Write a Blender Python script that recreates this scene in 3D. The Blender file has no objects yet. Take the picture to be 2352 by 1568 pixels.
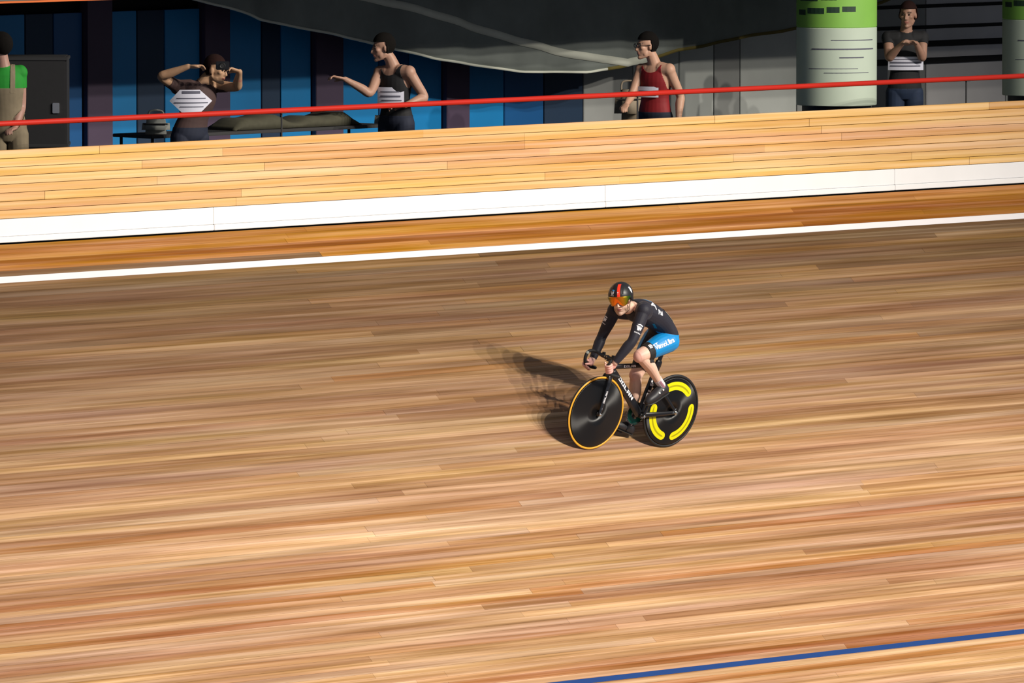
import bpy, bmesh, math, random
import numpy as np
from mathutils import Vector, Matrix
from mathutils.bvhtree import BVHTree

random.seed(7)
R = math.radians
SC = bpy.context.scene
COL = SC.collection

# ------------------------------------------------------------------ camera, world, lights, exposure
cam_d = bpy.data.cameras.new('camera')
cam = bpy.data.objects.new('camera', cam_d)
COL.objects.link(cam)
cam_d.sensor_width = 36.0
cam_d.lens = 36.0 * 20800 / 2352
cam_d.clip_start = 1.0
cam_d.clip_end = 400
cam.location = (-58.26789, -54.43695, 6.59012)
_d = Vector((0.7218 * math.cos(R(4.05)), 0.6921 * math.cos(R(4.05)), -math.sin(R(4.05))))
cam.rotation_euler = _d.to_track_quat('-Z', 'Y').to_euler()
SC.camera = cam

world = bpy.data.worlds.new('hall_air')
SC.world = world
world.use_nodes = True
world.node_tree.nodes['Background'].inputs[0].default_value = (0.80, 0.86, 1.0, 1)
world.node_tree.nodes['Background'].inputs[1].default_value = 0.22

def spot(loc, aim, watts, radius=0.25, size=30, blend=1.0, color=(1, 0.93, 0.82)):
    l = bpy.data.lights.new('floodlight', 'SPOT')
    l.energy = watts
    l.spot_size = R(size)
    l.spot_blend = blend
    l.shadow_soft_size = radius
    l.color = color
    o = bpy.data.objects.new('floodlight', l)
    COL.objects.link(o)
    o.location = loc
    o.rotation_euler = (Vector(aim) - Vector(loc)).to_track_quat('-Z', 'Y').to_euler()
    return o

AIM = Vector((-2.2, -0.9, -0.8))
LAMPS = ((-0.011, -0.817, 0.576, 20000), (0.052, -0.845, 0.534, 22000), (0.125, -0.855, 0.503, 24000), (0.214, -0.869, 0.447, 22000), (0.30, -0.86, 0.41, 20000))
for lx, ly, lz, w in LAMPS:
    spot(Vector((lx, ly, lz)).normalized() * 40, AIM, w * 0.93, 0.3, 47)

SC.view_settings.view_transform = 'Standard'
SC.view_settings.look = 'None'
SC.view_settings.gamma = 1
SC.view_settings.use_curve_mapping = False
SC.view_settings.exposure = 0.0

# ------------------------------------------------------------------ materials
def mat(name, color, rough=0.6, metal=0.0, spec=0.5, noise=0.0, nscale=20.0, coat=0.0, aniso=None, sheen=0.0):
    m = bpy.data.materials.new(name)
    m.use_nodes = True
    nt = m.node_tree
    b = nt.nodes['Principled BSDF']
    b.inputs['Base Color'].default_value = (*color, 1)
    b.inputs['Roughness'].default_value = rough
    b.inputs['Metallic'].default_value = metal
    b.inputs['Specular IOR Level'].default_value = spec
    b.inputs['Coat Weight'].default_value = coat
    b.inputs['Sheen Weight'].default_value = sheen
    if noise:
        tc = nt.nodes.new('ShaderNodeTexCoord')
        n = nt.nodes.new('ShaderNodeTexNoise')
        n.inputs['Scale'].default_value = nscale
        n.inputs['Detail'].default_value = 4
        mr = nt.nodes.new('ShaderNodeMapRange')
        mr.inputs['To Min'].default_value = 1 - noise
        mr.inputs['To Max'].default_value = 1 + noise
        mx = nt.nodes.new('ShaderNodeMix')
        mx.data_type = 'RGBA'
        mx.blend_type = 'MULTIPLY'
        mx.inputs['Factor'].default_value = 1
        mx.inputs[6].default_value = (*color, 1)
        nt.links.new(tc.outputs['Object'], n.inputs['Vector'])
        nt.links.new(n.outputs['Fac'], mr.inputs['Value'])
        nt.links.new(mr.outputs['Result'], mx.inputs[7])
        nt.links.new(mx.outputs[2], b.inputs['Base Color'])
    if aniso is not None:
        b.inputs['Anisotropic'].default_value = aniso
        t = nt.nodes.new('ShaderNodeTangent')
        t.direction_type = 'RADIAL'
        t.axis = 'Y'
        nt.links.new(t.outputs[0], b.inputs['Tangent'])
    return m

def wood_mat(name, own=None, streak=0.40, along=0.38, across=23.0, rough=0.5):
    """planks: the board's own colour (object colour) with long grain streaks running along the track"""
    m = bpy.data.materials.new(name)
    m.use_nodes = True
    nt = m.node_tree
    N, L = nt.nodes, nt.links
    b = N['Principled BSDF']
    b.inputs['Roughness'].default_value = rough
    b.inputs['Specular IOR Level'].default_value = 0.25
    g = N.new('ShaderNodeNewGeometry')
    def noise(sc, detail, off):
        mp = N.new('ShaderNodeMapping')
        mp.inputs['Scale'].default_value = sc
        mp.inputs['Location'].default_value = off
        n = N.new('ShaderNodeTexNoise')
        n.inputs['Scale'].default_value = 1
        n.inputs['Detail'].default_value = detail
        L.new(g.outputs['Position'], mp.inputs['Vector'])
        L.new(mp.outputs[0], n.inputs['Vector'])
        return n.outputs['Fac']
    n1 = noise((along, across, across), 3, (0, 0, 0))
    n2 = noise((along * 0.5, across * 0.3, across * 0.3), 2, (7, 3, 1))
    n3 = noise((along * 2.2, across * 2.6, across * 2.6), 2, (2, 9, 4))
    def rng(f, a, c):
        r = N.new('ShaderNodeMapRange')
        r.inputs['From Min'].default_value = 0.28
        r.inputs['From Max'].default_value = 0.72
        r.inputs['To Min'].default_value = a
        r.inputs['To Max'].default_value = c
        L.new(f, r.inputs['Value'])
        return r.outputs[0]
    def mul(a, c):
        k = N.new('ShaderNodeMath')
        k.operation = 'MULTIPLY'
        L.new(a, k.inputs[0])
        L.new(c, k.inputs[1])
        return k.outputs[0]
    f = mul(mul(rng(n1, 1 - streak, 1 + streak * 0.8), rng(n2, 1 - streak * 0.5, 1 + streak * 0.5)), rng(n3, 1 - streak * 0.35, 1 + streak * 0.3))
    hs = N.new('ShaderNodeHueSaturation')
    L.new(rng(n2, 0.485, 0.512), hs.inputs['Hue'])
    L.new(rng(n1, 1.18, 0.88), hs.inputs['Saturation'])
    L.new(f, hs.inputs['Value'])
    if own is None:
        oi = N.new('ShaderNodeObjectInfo')
        L.new(oi.outputs['Color'], hs.inputs['Color'])
    else:
        hs.inputs['Color'].default_value = (*own, 1)
    L.new(hs.outputs[0], b.inputs['Base Color'])
    return m

M = {}
M['track_wood'] = wood_mat('track_wood')
M['track_wood_far'] = wood_mat('track_wood_far', (0.34, 0.19, 0.085))
M['fence_wood'] = wood_mat('fence_wood', streak=0.13, along=0.4, across=30, rough=0.45)
M['track_base'] = mat('track_base', (0.05, 0.032, 0.018), 0.9, noise=0.3)
M['white_paint'] = mat('white_paint', (0.83, 0.82, 0.82), 0.45, noise=0.05, nscale=3)
M['line_white'] = mat('line_white', (0.78, 0.75, 0.77), 0.5, noise=0.05, nscale=3)
M['line_blue'] = mat('line_blue', (0.004, 0.042, 0.19), 0.5, noise=0.1, nscale=3)
M['rail_red'] = mat('rail_red', (0.50, 0.014, 0.004), 0.4, noise=0.1, nscale=1.5)
M['post_dark'] = mat('post_dark', (0.02, 0.02, 0.022), 0.6)
M['concrete'] = mat('concrete', (0.08, 0.08, 0.085), 0.9, noise=0.25, nscale=4)
M['slab_grey'] = mat('slab_grey', (0.10, 0.098, 0.09), 0.8, noise=0.2, nscale=3)
M['orange'] = mat('orange_trim', (0.55, 0.11, 0.01), 0.5)
M['carbon'] = mat('carbon_frame', (0.008, 0.008, 0.010), 0.33, spec=0.5, coat=0.2)
M['carbon_fork'] = mat('carbon_fork', (0.012, 0.013, 0.018), 0.3, coat=0.3)
M['disc_black'] = mat('disc_black', (0.006, 0.006, 0.0065), 0.40, spec=0.6, aniso=0.95)
M['rubber'] = mat('rubber', (0.014, 0.014, 0.015), 0.55)
M['tyre_gum'] = mat('tyre_gum', (0.83, 0.40, 0.03), 0.5, noise=0.12, nscale=9)
M['decal_yellow'] = mat('decal_yellow', (0.78, 0.72, 0.0), 0.4)
M['decal_olive'] = mat('decal_olive', (0.40, 0.36, 0.0), 0.4)
M['white_print'] = mat('white_print', (0.80, 0.80, 0.84), 0.5)
M['steel'] = mat('steel', (0.72, 0.72, 0.70), 0.22, metal=1.0)
M['green_ring'] = mat('green_ring', (0.002, 0.10, 0.07), 0.28, metal=0.4)
M['chain'] = mat('chain', (0.20, 0.20, 0.19), 0.35, metal=1.0)
M['tape'] = mat('bar_tape', (0.010, 0.010, 0.011), 0.7)
M['suit_black'] = mat('suit_black', (0.020, 0.019, 0.030), 0.62, spec=0.35, noise=0.2, nscale=60, sheen=0.04)
M['suit_blue'] = mat('suit_blue', (0.003, 0.25, 0.62), 0.5, noise=0.12, nscale=14)
M['suit_teal'] = mat('suit_teal', (0.0, 0.16, 0.30), 0.5)
M['band_black'] = mat('band_black', (0.014, 0.013, 0.014), 0.75)
M['sock'] = mat('sock_white', (0.68, 0.62, 0.66), 0.85, noise=0.06)
M['sock_mauve'] = mat('sock_mauve', (0.36, 0.17, 0.22), 0.85)
M['shoe'] = mat('shoe_black', (0.020, 0.019, 0.023), 0.5, noise=0.15, nscale=60)
M['sole'] = mat('sole', (0.03, 0.03, 0.03), 0.4)
M['helmet'] = mat('helmet_black', (0.012, 0.012, 0.014), 0.42, spec=0.5)
M['helmet_red'] = mat('helmet_red', (0.95, 0.045, 0.012), 0.4)
M['helmet_vent'] = mat('helmet_vent', (0.002, 0.002, 0.002), 0.8)
M['sky_print'] = mat('sky_print', (0.10, 0.40, 0.80), 0.5)
M['strap'] = mat('strap', (0.01, 0.01, 0.01), 0.8)
M['paper_grey'] = mat('paper_grey', (0.30, 0.32, 0.29), 0.7)

def skin_mat(name, base):
    m = mat(name, base, 0.5, spec=0.35)
    nt = m.node_tree
    b = nt.nodes['Principled BSDF']
    at = nt.nodes.new('ShaderNodeVertexColor')
    at.layer_name = 'tint'
    n = nt.nodes.new('ShaderNodeTexNoise')
    n.inputs['Scale'].default_value = 22
    mr = nt.nodes.new('ShaderNodeMapRange')
    mr.inputs['To Min'].default_value = 0.9
    mr.inputs['To Max'].default_value = 1.1
    nt.links.new(n.outputs['Fac'], mr.inputs['Value'])
    mx = nt.nodes.new('ShaderNodeMix')
    mx.data_type = 'RGBA'; mx.blend_type = 'MULTIPLY'
    mx.inputs['Factor'].default_value = 1
    nt.links.new(at.outputs['Color'], mx.inputs[6])
    nt.links.new(mr.outputs[0], mx.inputs[7])
    nt.links.new(mx.outputs[2], b.inputs['Base Color'])
    b.inputs['Subsurface Weight'].default_value = 0.08
    b.inputs['Subsurface Radius'].default_value = (0.02, 0.008, 0.005)
    return m
M['skin'] = skin_mat('skin', (0.6, 0.35, 0.25))

def visor_mat():
    m = mat('visor_mirror', (0.9, 0.3, 0.01), 0.14, metal=0.75, coat=0.5)
    nt = m.node_tree
    b = nt.nodes['Principled BSDF']
    tc = nt.nodes.new('ShaderNodeTexCoord')
    sx = nt.nodes.new('ShaderNodeSeparateXYZ')
    ab = nt.nodes.new('ShaderNodeMath'); ab.operation = 'ABSOLUTE'
    mr = nt.nodes.new('ShaderNodeMapRange')
    mr.inputs['From Max'].default_value = 0.095
    cr = nt.nodes.new('ShaderNodeValToRGB')
    e = cr.color_ramp.elements
    e[0].position = 0.0; e[0].color = (0.95, 0.17, 0.004, 1)
    e[1].position = 1.0; e[1].color = (0.03, 0.16, 0.01, 1)
    x = cr.color_ramp.elements.new(0.5); x.color = (0.95, 0.30, 0.004, 1)
    x = cr.color_ramp.elements.new(0.78); x.color = (0.40, 0.30, 0.005, 1)
    nt.links.new(tc.outputs['Object'], sx.inputs[0])
    nt.links.new(sx.outputs['Y'], ab.inputs[0])
    nt.links.new(ab.outputs[0], mr.inputs['Value'])
    nt.links.new(mr.outputs[0], cr.inputs[0])
    nt.links.new(cr.outputs[0], b.inputs['Base Color'])
    return m
M['visor'] = visor_mat()

# ------------------------------------------------------------------ helpers
def V(*a):
    return Vector(a)

def link(name, me, m=None, parent=None, smooth=False):
    o = bpy.data.objects.new(name, me)
    COL.objects.link(o)
    if m is not None and len(me.materials) == 0:
        me.materials.append(M[m] if isinstance(m, str) else m)
    if parent is not None:
        o.parent = parent
    if smooth:
        me.polygons.foreach_set('use_smooth', [True] * len(me.polygons))
    return o

def obj(name, bm, m, parent=None, smooth=False):
    bmesh.ops.recalc_face_normals(bm, faces=bm.faces)
    me = bpy.data.meshes.new(name)
    bm.to_mesh(me)
    bm.free()
    return link(name, me, m, parent, smooth)

def tag(o, label=None, cat=None, group=None, kind=None):
    if label: o['label'] = label
    if cat: o['category'] = cat
    if group: o['group'] = group
    if kind: o['kind'] = kind
    return o

def empty(name, mw):
    o = bpy.data.objects.new(name, None)
    COL.objects.link(o)
    o.empty_display_size = 0.1
    o.matrix_world = mw if isinstance(mw, Matrix) else Matrix.Translation(mw)
    return o

def box(bm, c, size, bevel=0.0, rot=None):
    mtx = Matrix.Translation(c) @ (rot.to_4x4() if rot is not None else Matrix.Identity(4)) @ Matrix.Diagonal((*size, 1))
    r = bmesh.ops.create_cube(bm, size=1, matrix=mtx)
    if bevel:
        es = list({e for v in r['verts'] for e in v.link_edges})
        bmesh.ops.bevel(bm, geom=es, offset=bevel, segments=2, affect='EDGES', clamp_overlap=True)
    return bm

def box_obj(name, c, size, m, parent=None, bevel=0.0, rot=None):
    return obj(name, box(bmesh.new(), c, size, bevel, rot), m, parent)

def catmull(pts, n):
    out = []
    P = [pts[0]] + list(pts) + [pts[-1]]
    for i in range(1, len(P) - 2):
        a, b, c, d = P[i - 1], P[i], P[i + 1], P[i + 2]
        for k in range(n):
            t = k / n
            out.append(0.5 * ((2 * b) + (c - a) * t + (2 * a - 5 * b + 4 * c - d) * t * t + (3 * b - a - 3 * c + d) * t ** 3))
    out.append(pts[-1])
    return out

def rings_mesh(bm, rings, seg=16):
    """rings: (centre, A, B) ellipses; closed at both ends"""
    loops = []
    for c, A, B in rings:
        loops.append([bm.verts.new(Vector(c) + Vector(A) * math.cos(2 * math.pi * k / seg) + Vector(B) * math.sin(2 * math.pi * k / seg)) for k in range(seg)])
    for a, b in zip(loops, loops[1:]):
        for k in range(seg):
            bm.faces.new((a[k], a[(k + 1) % seg], b[(k + 1) % seg], b[k]))
    for lp, rv in ((loops[0], True), (loops[-1], False)):
        bm.faces.new(lp[::-1] if rv else lp)
    return bm

def frame_for(t, hint):
    t = t.normalized()
    a = hint - t * hint.dot(t)
    if a.length < 1e-4:
        a = Vector((1, 0.1, 0.3)) - t * Vector((1, 0.1, 0.3)).dot(t)
    a.normalize()
    return a, t.cross(a)

def limb(bm, pts, rad, seg=14, n=5, flat=1.0, hint=None, round_ends=True):
    """tapered tube through pts; rad per point; flat scales the second radius"""
    pts = [Vector(p) for p in pts]
    cp = catmull(pts, n) if len(pts) > 2 else [pts[0].lerp(pts[1], k / n) for k in range(n + 1)]
    rv = [Vector((r, 0, 0)) for r in rad]
    cr = [max(0.0005, v.x) for v in (catmull(rv, n) if len(pts) > 2 else [rv[0].lerp(rv[1], k / n) for k in range(n + 1)])]
    rings = []
    h = Vector(hint) if hint is not None else Vector((0, 1, 0.02))
    T = []
    for i in range(len(cp)):
        T.append((cp[min(i + 1, len(cp) - 1)] - cp[max(i - 1, 0)]).normalized())
    def add(c, r, t):
        nonlocal h
        a, b = frame_for(t, h)
        if hint is None:
            h = a
        rings.append((c, a * r, b * r * flat))
    if round_ends:
        for q in (80, 55, 28):
            add(cp[0] - T[0] * cr[0] * math.sin(R(q)), cr[0] * math.cos(R(q)), T[0])
    for c, r, t in zip(cp, cr, T):
        add(c, r, t)
    if round_ends:
        for q in (28, 55, 80):
            add(cp[-1] + T[-1] * cr[-1] * math.sin(R(q)), cr[-1] * math.cos(R(q)), T[-1])
    return rings_mesh(bm, rings, seg)

def ell(bm, c, r, rot=None):
    mtx = Matrix.Translation(c) @ (rot.to_4x4() if rot is not None else Matrix.Identity(4)) @ Matrix.Diagonal((*r, 1))
    bmesh.ops.create_uvsphere(bm, u_segments=20, v_segments=12, radius=1, matrix=mtx)
    return bm

def lathe(bm, prof, axis_m, seg=64, closed=False):
    """prof: (radius, height) revolved round local Z of axis_m"""
    loops = []
    for r, z in prof:
        loops.append([bm.verts.new(axis_m @ Vector((r * math.cos(2 * math.pi * k / seg), r * math.sin(2 * math.pi * k / seg), z))) for k in range(seg)])
    n = len(loops)
    for i in range(n if closed else n - 1):
        a, b = loops[i], loops[(i + 1) % n]
        for k in range(seg):
            bm.faces.new((a[k], a[(k + 1) % seg], b[(k + 1) % seg], b[k]))
    if not closed:
        bm.faces.new(loops[0]); bm.faces.new(loops[-1])
    return bm

AX_Y = Matrix(((1, 0, 0, 0), (0, 0, 1, 0), (0, -1, 0, 0), (0, 0, 0, 1)))   # local z -> +y

def text_mesh(s, size, bold=0.0, shear=0.0, sub=0.012, space=1.0):
    cu = bpy.data.curves.new('text', 'FONT')
    cu.body = s
    cu.size = size
    cu.offset = bold
    cu.shear = shear
    cu.space_character = space
    cu.align_x = 'CENTER'; cu.align_y = 'CENTER'
    cu.resolution_u = 3
    o = bpy.data.objects.new('text', cu)
    COL.objects.link(o)
    dg = bpy.context.evaluated_depsgraph_get()
    me = bpy.data.meshes.new_from_object(o.evaluated_get(dg))
    bpy.data.objects.remove(o)
    bm = bmesh.new()
    bm.from_mesh(me)
    bpy.data.meshes.remove(me)
    bmesh.ops.triangulate(bm, faces=bm.faces)
    for _ in range(4):
        es = [e for e in bm.edges if e.calc_length() > sub]
        if not es: break
        bmesh.ops.subdivide_edges(bm, edges=es, cuts=1)
        bmesh.ops.triangulate(bm, faces=bm.faces)
    return bm

def poly_mesh(polys, sub=0.012):
    bm = bmesh.new()
    for p in polys:
        f = bm.faces.new([bm.verts.new((x, y, 0)) for x, y in p])
        if f.normal.z < 0: f.normal_flip()
    bmesh.ops.triangulate(bm, faces=bm.faces)
    for _ in range(4):
        es = [e for e in bm.edges if e.calc_length() > sub]
        if not es: break
        bmesh.ops.subdivide_edges(bm, edges=es, cuts=1)
        bmesh.ops.triangulate(bm, faces=bm.faces)
    return bm

def place_print(name, bm, origin, xd, yd, m, parent, bvh=None, off=0.0025, dist=0.14):
    """lays a flat print on a surface: x along xd, y along yd, pressed on to bvh along its own normal"""
    xd = Vector(xd).normalized()
    yd = Vector(yd) - xd * Vector(yd).dot(xd)
    yd.normalize()
    nn = xd.cross(yd)
    o = Vector(origin)
    for v in bm.verts:
        p = o + xd * v.co.x + yd * v.co.y
        if bvh is not None:
            hit = bvh.ray_cast(p + nn * dist, -nn, dist * 2.2)
            if hit[0] is not None:
                p = hit[0] + nn * off
            else:
                near = bvh.find_nearest(p)
                if near[0] is not None:
                    p = near[0] + near[1] * off
        v.co = p
    me = bpy.data.meshes.new(name)
    bm.to_mesh(me); bm.free()
    return link(name, me, m, parent)

def bvh_of(*objs):
    vs, fs = [], []
    for o in objs:
        k = len(vs)
        vs += [v.co.copy() for v in o.data.vertices]
        fs += [[i + k for i in p.vertices] for p in o.data.polygons]
    return BVHTree.FromPolygons(vs, fs)

# ------------------------------------------------------------------ the track
BANK = R(42)
SV = V(0, math.cos(BANK), math.sin(BANK))
NV = V(0, -math.sin(BANK), math.cos(BANK))
S_TOP = 2.915
Y0, Z0 = 2.172, 1.9556
BROT = Matrix.Rotation(BANK, 3, 'X')

def bank(x, s, h=0.0):
    return V(x, 0, 0) + SV * s + NV * h

bm = bmesh.new()
box(bm, bank(1, (S_TOP - 5.4) / 2, -0.085), (36, S_TOP + 5.4, 0.10), rot=BROT)
floor = tag(obj('floor', bm, 'track_base'), 'steep banked cycling track of long narrow wooden boards', 'floor', kind='structure')

PW = 0.062
def plank_mesh(w, th, ch):
    bm = bmesh.new()
    pr = [(-w / 2, -th), (w / 2, -th), (w / 2, -ch), (w / 2 - ch, 0), (-w / 2 + ch, 0), (-w / 2, -ch)]
    a = [bm.verts.new((-0.5, y, z)) for y, z in pr]
    b = [bm.verts.new((0.5, y, z)) for y, z in pr]
    for k in range(6):
        bm.faces.new((a[k], a[(k + 1) % 6], b[(k + 1) % 6], b[k]))
    bm.faces.new(a); bm.faces.new(b)
    bmesh.ops.recalc_face_normals(bm, faces=bm.faces)
    me = bpy.data.meshes.new('plank')
    bm.to_mesh(me); bm.free()
    return me
plank_me = plank_mesh(PW - 0.0014, 0.032, 0.0010)
plank_me.materials.append(M['track_wood'])
far_bm = bmesh.new()

PAL = [(0.50, 0.292, 0.148), (0.45, 0.255, 0.125), (0.41, 0.225, 0.105), (0.54, 0.325, 0.17), (0.47, 0.285, 0.155), (0.43, 0.235, 0.11),
       (0.38, 0.205, 0.10), (0.51, 0.30, 0.145), (0.47, 0.26, 0.12), (0.40, 0.19, 0.075), (0.46, 0.285, 0.165)]
OLD = [(0.165, 0.096, 0.046), (0.14, 0.079, 0.037), (0.185, 0.108, 0.050), (0.155, 0.098, 0.052), (0.195, 0.108, 0.044), (0.125, 0.068, 0.030)]
ORG = [(0.37, 0.165, 0.038), (0.43, 0.20, 0.05), (0.30, 0.12, 0.024), (0.39, 0.18, 0.043)]

def lerp3(a, b, t):
    return tuple(x + (y - x) * t for x, y in zip(a, b))

row = 0
s = S_TOP - PW / 2
planks = []
while s > -5.3:
    if s > -3.75:
        xa = -9.0 + (s + 2.5) * 0.64 - 1.2 + random.uniform(-0.6, 0.0)
        xb = 3.2 + (s + 2.5) * 0.865 + 1.2
        x = xa
        while x < xb:
            ln = random.uniform(4.6, 9.0)
            if xb - (x + ln) < 2.4: ln = xb - x + random.uniform(0.1, 0.8)
            o = bpy.data.objects.new('plank', plank_me)
            COL.objects.link(o)
            o.parent = floor
            o.location = bank(x + ln / 2, s, random.uniform(-0.0005, 0.0005))
            o.rotation_euler = (BANK, 0, 0)
            o.scale = (ln - 0.002, 1, 1)
            u = S_TOP - s
            if u < 0.36 + random.uniform(-0.06, 0.05):
                c = random.choice(ORG)
            else:
                a = min(1, max(0, (u - 0.7) / 2.9)) ** 1.1
                c = lerp3(random.choice(OLD), random.choice(PAL), a)
            k = random.uniform(0.92, 1.08)
            o.color = (c[0] * k, c[1] * k * 0.985, c[2] * k * 1.03, 1)
            planks.append(o)
            x += ln
        for a, b in ((-16.8, xa), (x, 18.8)):
            if b > a:
                box(far_bm, bank((a + b) / 2, s, -0.016), (b - a - 0.003, PW - 0.0022, 0.032), rot=BROT)
    else:
        box(far_bm, bank(1, s, -0.016), (35.6, PW - 0.0022, 0.032), rot=BROT)
    s -= PW
    row += 1
far = obj('plank_field', far_bm, 'track_wood_far', floor)
far['kind'] = 'stuff'
far['label'] = 'wooden track boards running on beyond the edges of the picture'

def line_strip(name, s0, s1, m, label):
    bm = bmesh.new()
    box(bm, bank(1, (s0 + s1) / 2, 0.0012), (35.6, s1 - s0, 0.0016), rot=BROT)
    return tag(obj(name, bm, m), label, 'line', kind='structure')
line_strip('trim_1', 2.464, 2.538, 'line_white', 'thin white line painted along the track below the fence')
line_strip('trim_2', -2.60, -2.545, 'line_blue', 'dark blue line painted across the lower right of the track')

# ------------------------------------------------------------------ the fence along the top of the track
bm = bmesh.new()
box(bm, V(1, Y0 + 0.075, Z0 + 0.36), (36, 0.05, 0.80))
wall = tag(obj('wall_outer', bm, 'post_dark'), 'wooden fence of horizontal boards over a white kickboard', 'wall', kind='structure')
x = -17.0
white_me = {}
while x < 18.5:
    ln = random.choice((4.0, 5.0))
    o = box_obj('kick_board', V(x + ln / 2, Y0 + 0.022, Z0 + 0.136), (ln - 0.002, 0.045, 0.148), 'white_paint', wall, 0.003)
    o = box_obj('kick_lip', V(x + ln / 2, Y0 + 0.016, Z0 + 0.035), (ln - 0.002, 0.05, 0.05), 'white_paint', wall, 0.004)
    x += ln
FB = 8
FH = (0.80 - 0.212) / FB
fence_me = plank_mesh(FH - 0.004, 0.04, 0.002)
fence_me.materials.append(M['fence_wood'])
FPAL = [(0.72, 0.435, 0.185), (0.67, 0.39, 0.165), (0.76, 0.48, 0.22), (0.63, 0.355, 0.155), (0.70, 0.44, 0.225), (0.73, 0.445, 0.175)]
for r in range(FB):
    z = Z0 + 0.212 + FH * (r + 0.5)
    x = -17.0 - random.uniform(0, 3)
    while x < 18:
        ln = random.uniform(3.6, 5.4)
        if not (x + ln < -8 or x > 11):
            o = bpy.data.objects.new('fence_board', fence_me)
            COL.objects.link(o)
            o.parent = wall
            o.location = (x + ln / 2, Y0 + 0.012 + random.uniform(-0.0015, 0.0015), z)
            o.rotation_euler = (R(90), 0, 0)
            o.scale = (ln - 0.003, 1, 1)
            c = lerp3(random.choice(FPAL), random.choice(FPAL), random.random() * 0.5)
            o.color = (*c, 1)
        else:
            bx = box_obj('fence_board', V(x + ln / 2, Y0 + 0.032, z), (ln - 0.003, 0.04, FH - 0.006), 'fence_wood', wall)
            bx.color = (*random.choice(FPAL), 1)
        x += ln

bm = bmesh.new()
limb(bm, [V(-17, Y0 + 0.045, Z0 + 1.018), V(18.8, Y0 + 0.045, Z0 + 1.04)], [0.024, 0.024], 16, 8, round_ends=False)
rail = tag(obj('hand_rail', bm, 'rail_red', smooth=True), 'round red hand rail running above the wooden fence', 'rail')
for k, x in enumerate(np.arange(-15.9, 18.5, 4.6)):
    bm = bmesh.new()
    z1 = Z0 + 1.018 + 0.022 * (x + 17) / 35.8
    limb(bm, [V(x, Y0 + 0.062, Z0 + 0.70), V(x, Y0 + 0.062, z1 - 0.02)], [0.008, 0.008], 10, 3)
    box(bm, V(x, Y0 + 0.055, z1 - 0.022), (0.06, 0.045, 0.008))
    obj('bracket', bm, 'post_dark', rail)

# ------------------------------------------------------------------ the bicycle (local x forward, y left, z up)
EU = V(-0.99837465, 0.04235318, 0.03813497)
EV = V(-0.04937536, -0.97696226, -0.20762182)
EW = V(0.02846299, -0.20916729, 0.97746555)
RIDE = Matrix(((EU.x, EV.x, EW.x, -0.0315), (EU.y, EV.y, EW.y, 0), (EU.z, EV.z, EW.z, 0), (0, 0, 0, 1)))
bike = tag(empty('track_bicycle', RIDE), 'black track bicycle with solid disc wheels ridden on the banking', 'bicycle')

def tube(name, pts, ra, flat, m='carbon', parent=bike, hint=(0, 1, 0), n=4, seg=18, round_ends=True):
    """ra is the half width across the bike, flat the fore-and-aft stretch of the aero section"""
    bm = bmesh.new()
    limb(bm, [V(*p) for p in pts], ra, seg, n, flat, hint, round_ends)
    return obj(name, bm, m, parent, True)

HUB_F, HUB_R, BB = V(0.467, 0, 0.334), V(-0.462, 0, 0.336), V(-0.079, 0, 0.306)
down = tube('down_tube', [(0.335, 0, 0.70), (0.20, 0, 0.575), (-0.065, 0, 0.325)], [0.021, 0.022, 0.027], 1.75)
head = tube('head_tube', [(0.338, 0, 0.792), (0.36, 0, 0.73), (0.386, 0, 0.665)], [0.023, 0.024, 0.026], 1.5)
topt = tube('top_tube', [(0.32, 0, 0.752), (0.05, 0, 0.757), (-0.19, 0, 0.752)], [0.020, 0.018, 0.017], 1.2)
seat = tube('seat_tube', [(-0.085, 0, 0.315), (-0.13, 0, 0.50), (-0.205, 0, 0.775)], [0.021, 0.020, 0.018], 2.0)
tube('seat_post', [(-0.203, 0, 0.76), (-0.236, 0, 0.908)], [0.012, 0.012], 2.0)
tube('seat_clamp', [(-0.199, 0, 0.752), (-0.209, 0, 0.79)], [0.021, 0.020], 1.9)
for sy in (1, -1):
    tube('chain_stay', [(-0.09, sy * 0.022, 0.31), (-0.24, sy * 0.05, 0.322), (-0.475, sy * 0.064, 0.338)], [0.014, 0.012, 0.009], 1.8)
    tube('seat_stay', [(-0.165, sy * 0.015, 0.62), (-0.27, sy * 0.045, 0.53), (-0.462, sy * 0.063, 0.345)], [0.009, 0.008, 0.007], 2.0)
    bm = bmesh.new()
    box(bm, V(-0.472, sy * 0.064, 0.337), (0.055, 0.008, 0.032), 0.004)
    obj('dropout', bm, 'carbon', bike)
bbs = bmesh.new()
lathe(bbs, [(0.0, -0.045), (0.022, -0.045), (0.027, -0.038), (0.027, 0.038), (0.022, 0.045), (0.0, 0.045)][1:-1], Matrix.Translation(BB) @ AX_Y, 28)
obj('bottom_bracket', bbs, 'carbon', bike, False)
lath = bmesh.new()
lathe(lath, [(0.020, -0.049), (0.020, 0.049)], Matrix.Translation(BB) @ AX_Y, 24)
obj('bearing_cup', lath, 'steel', bike)
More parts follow.
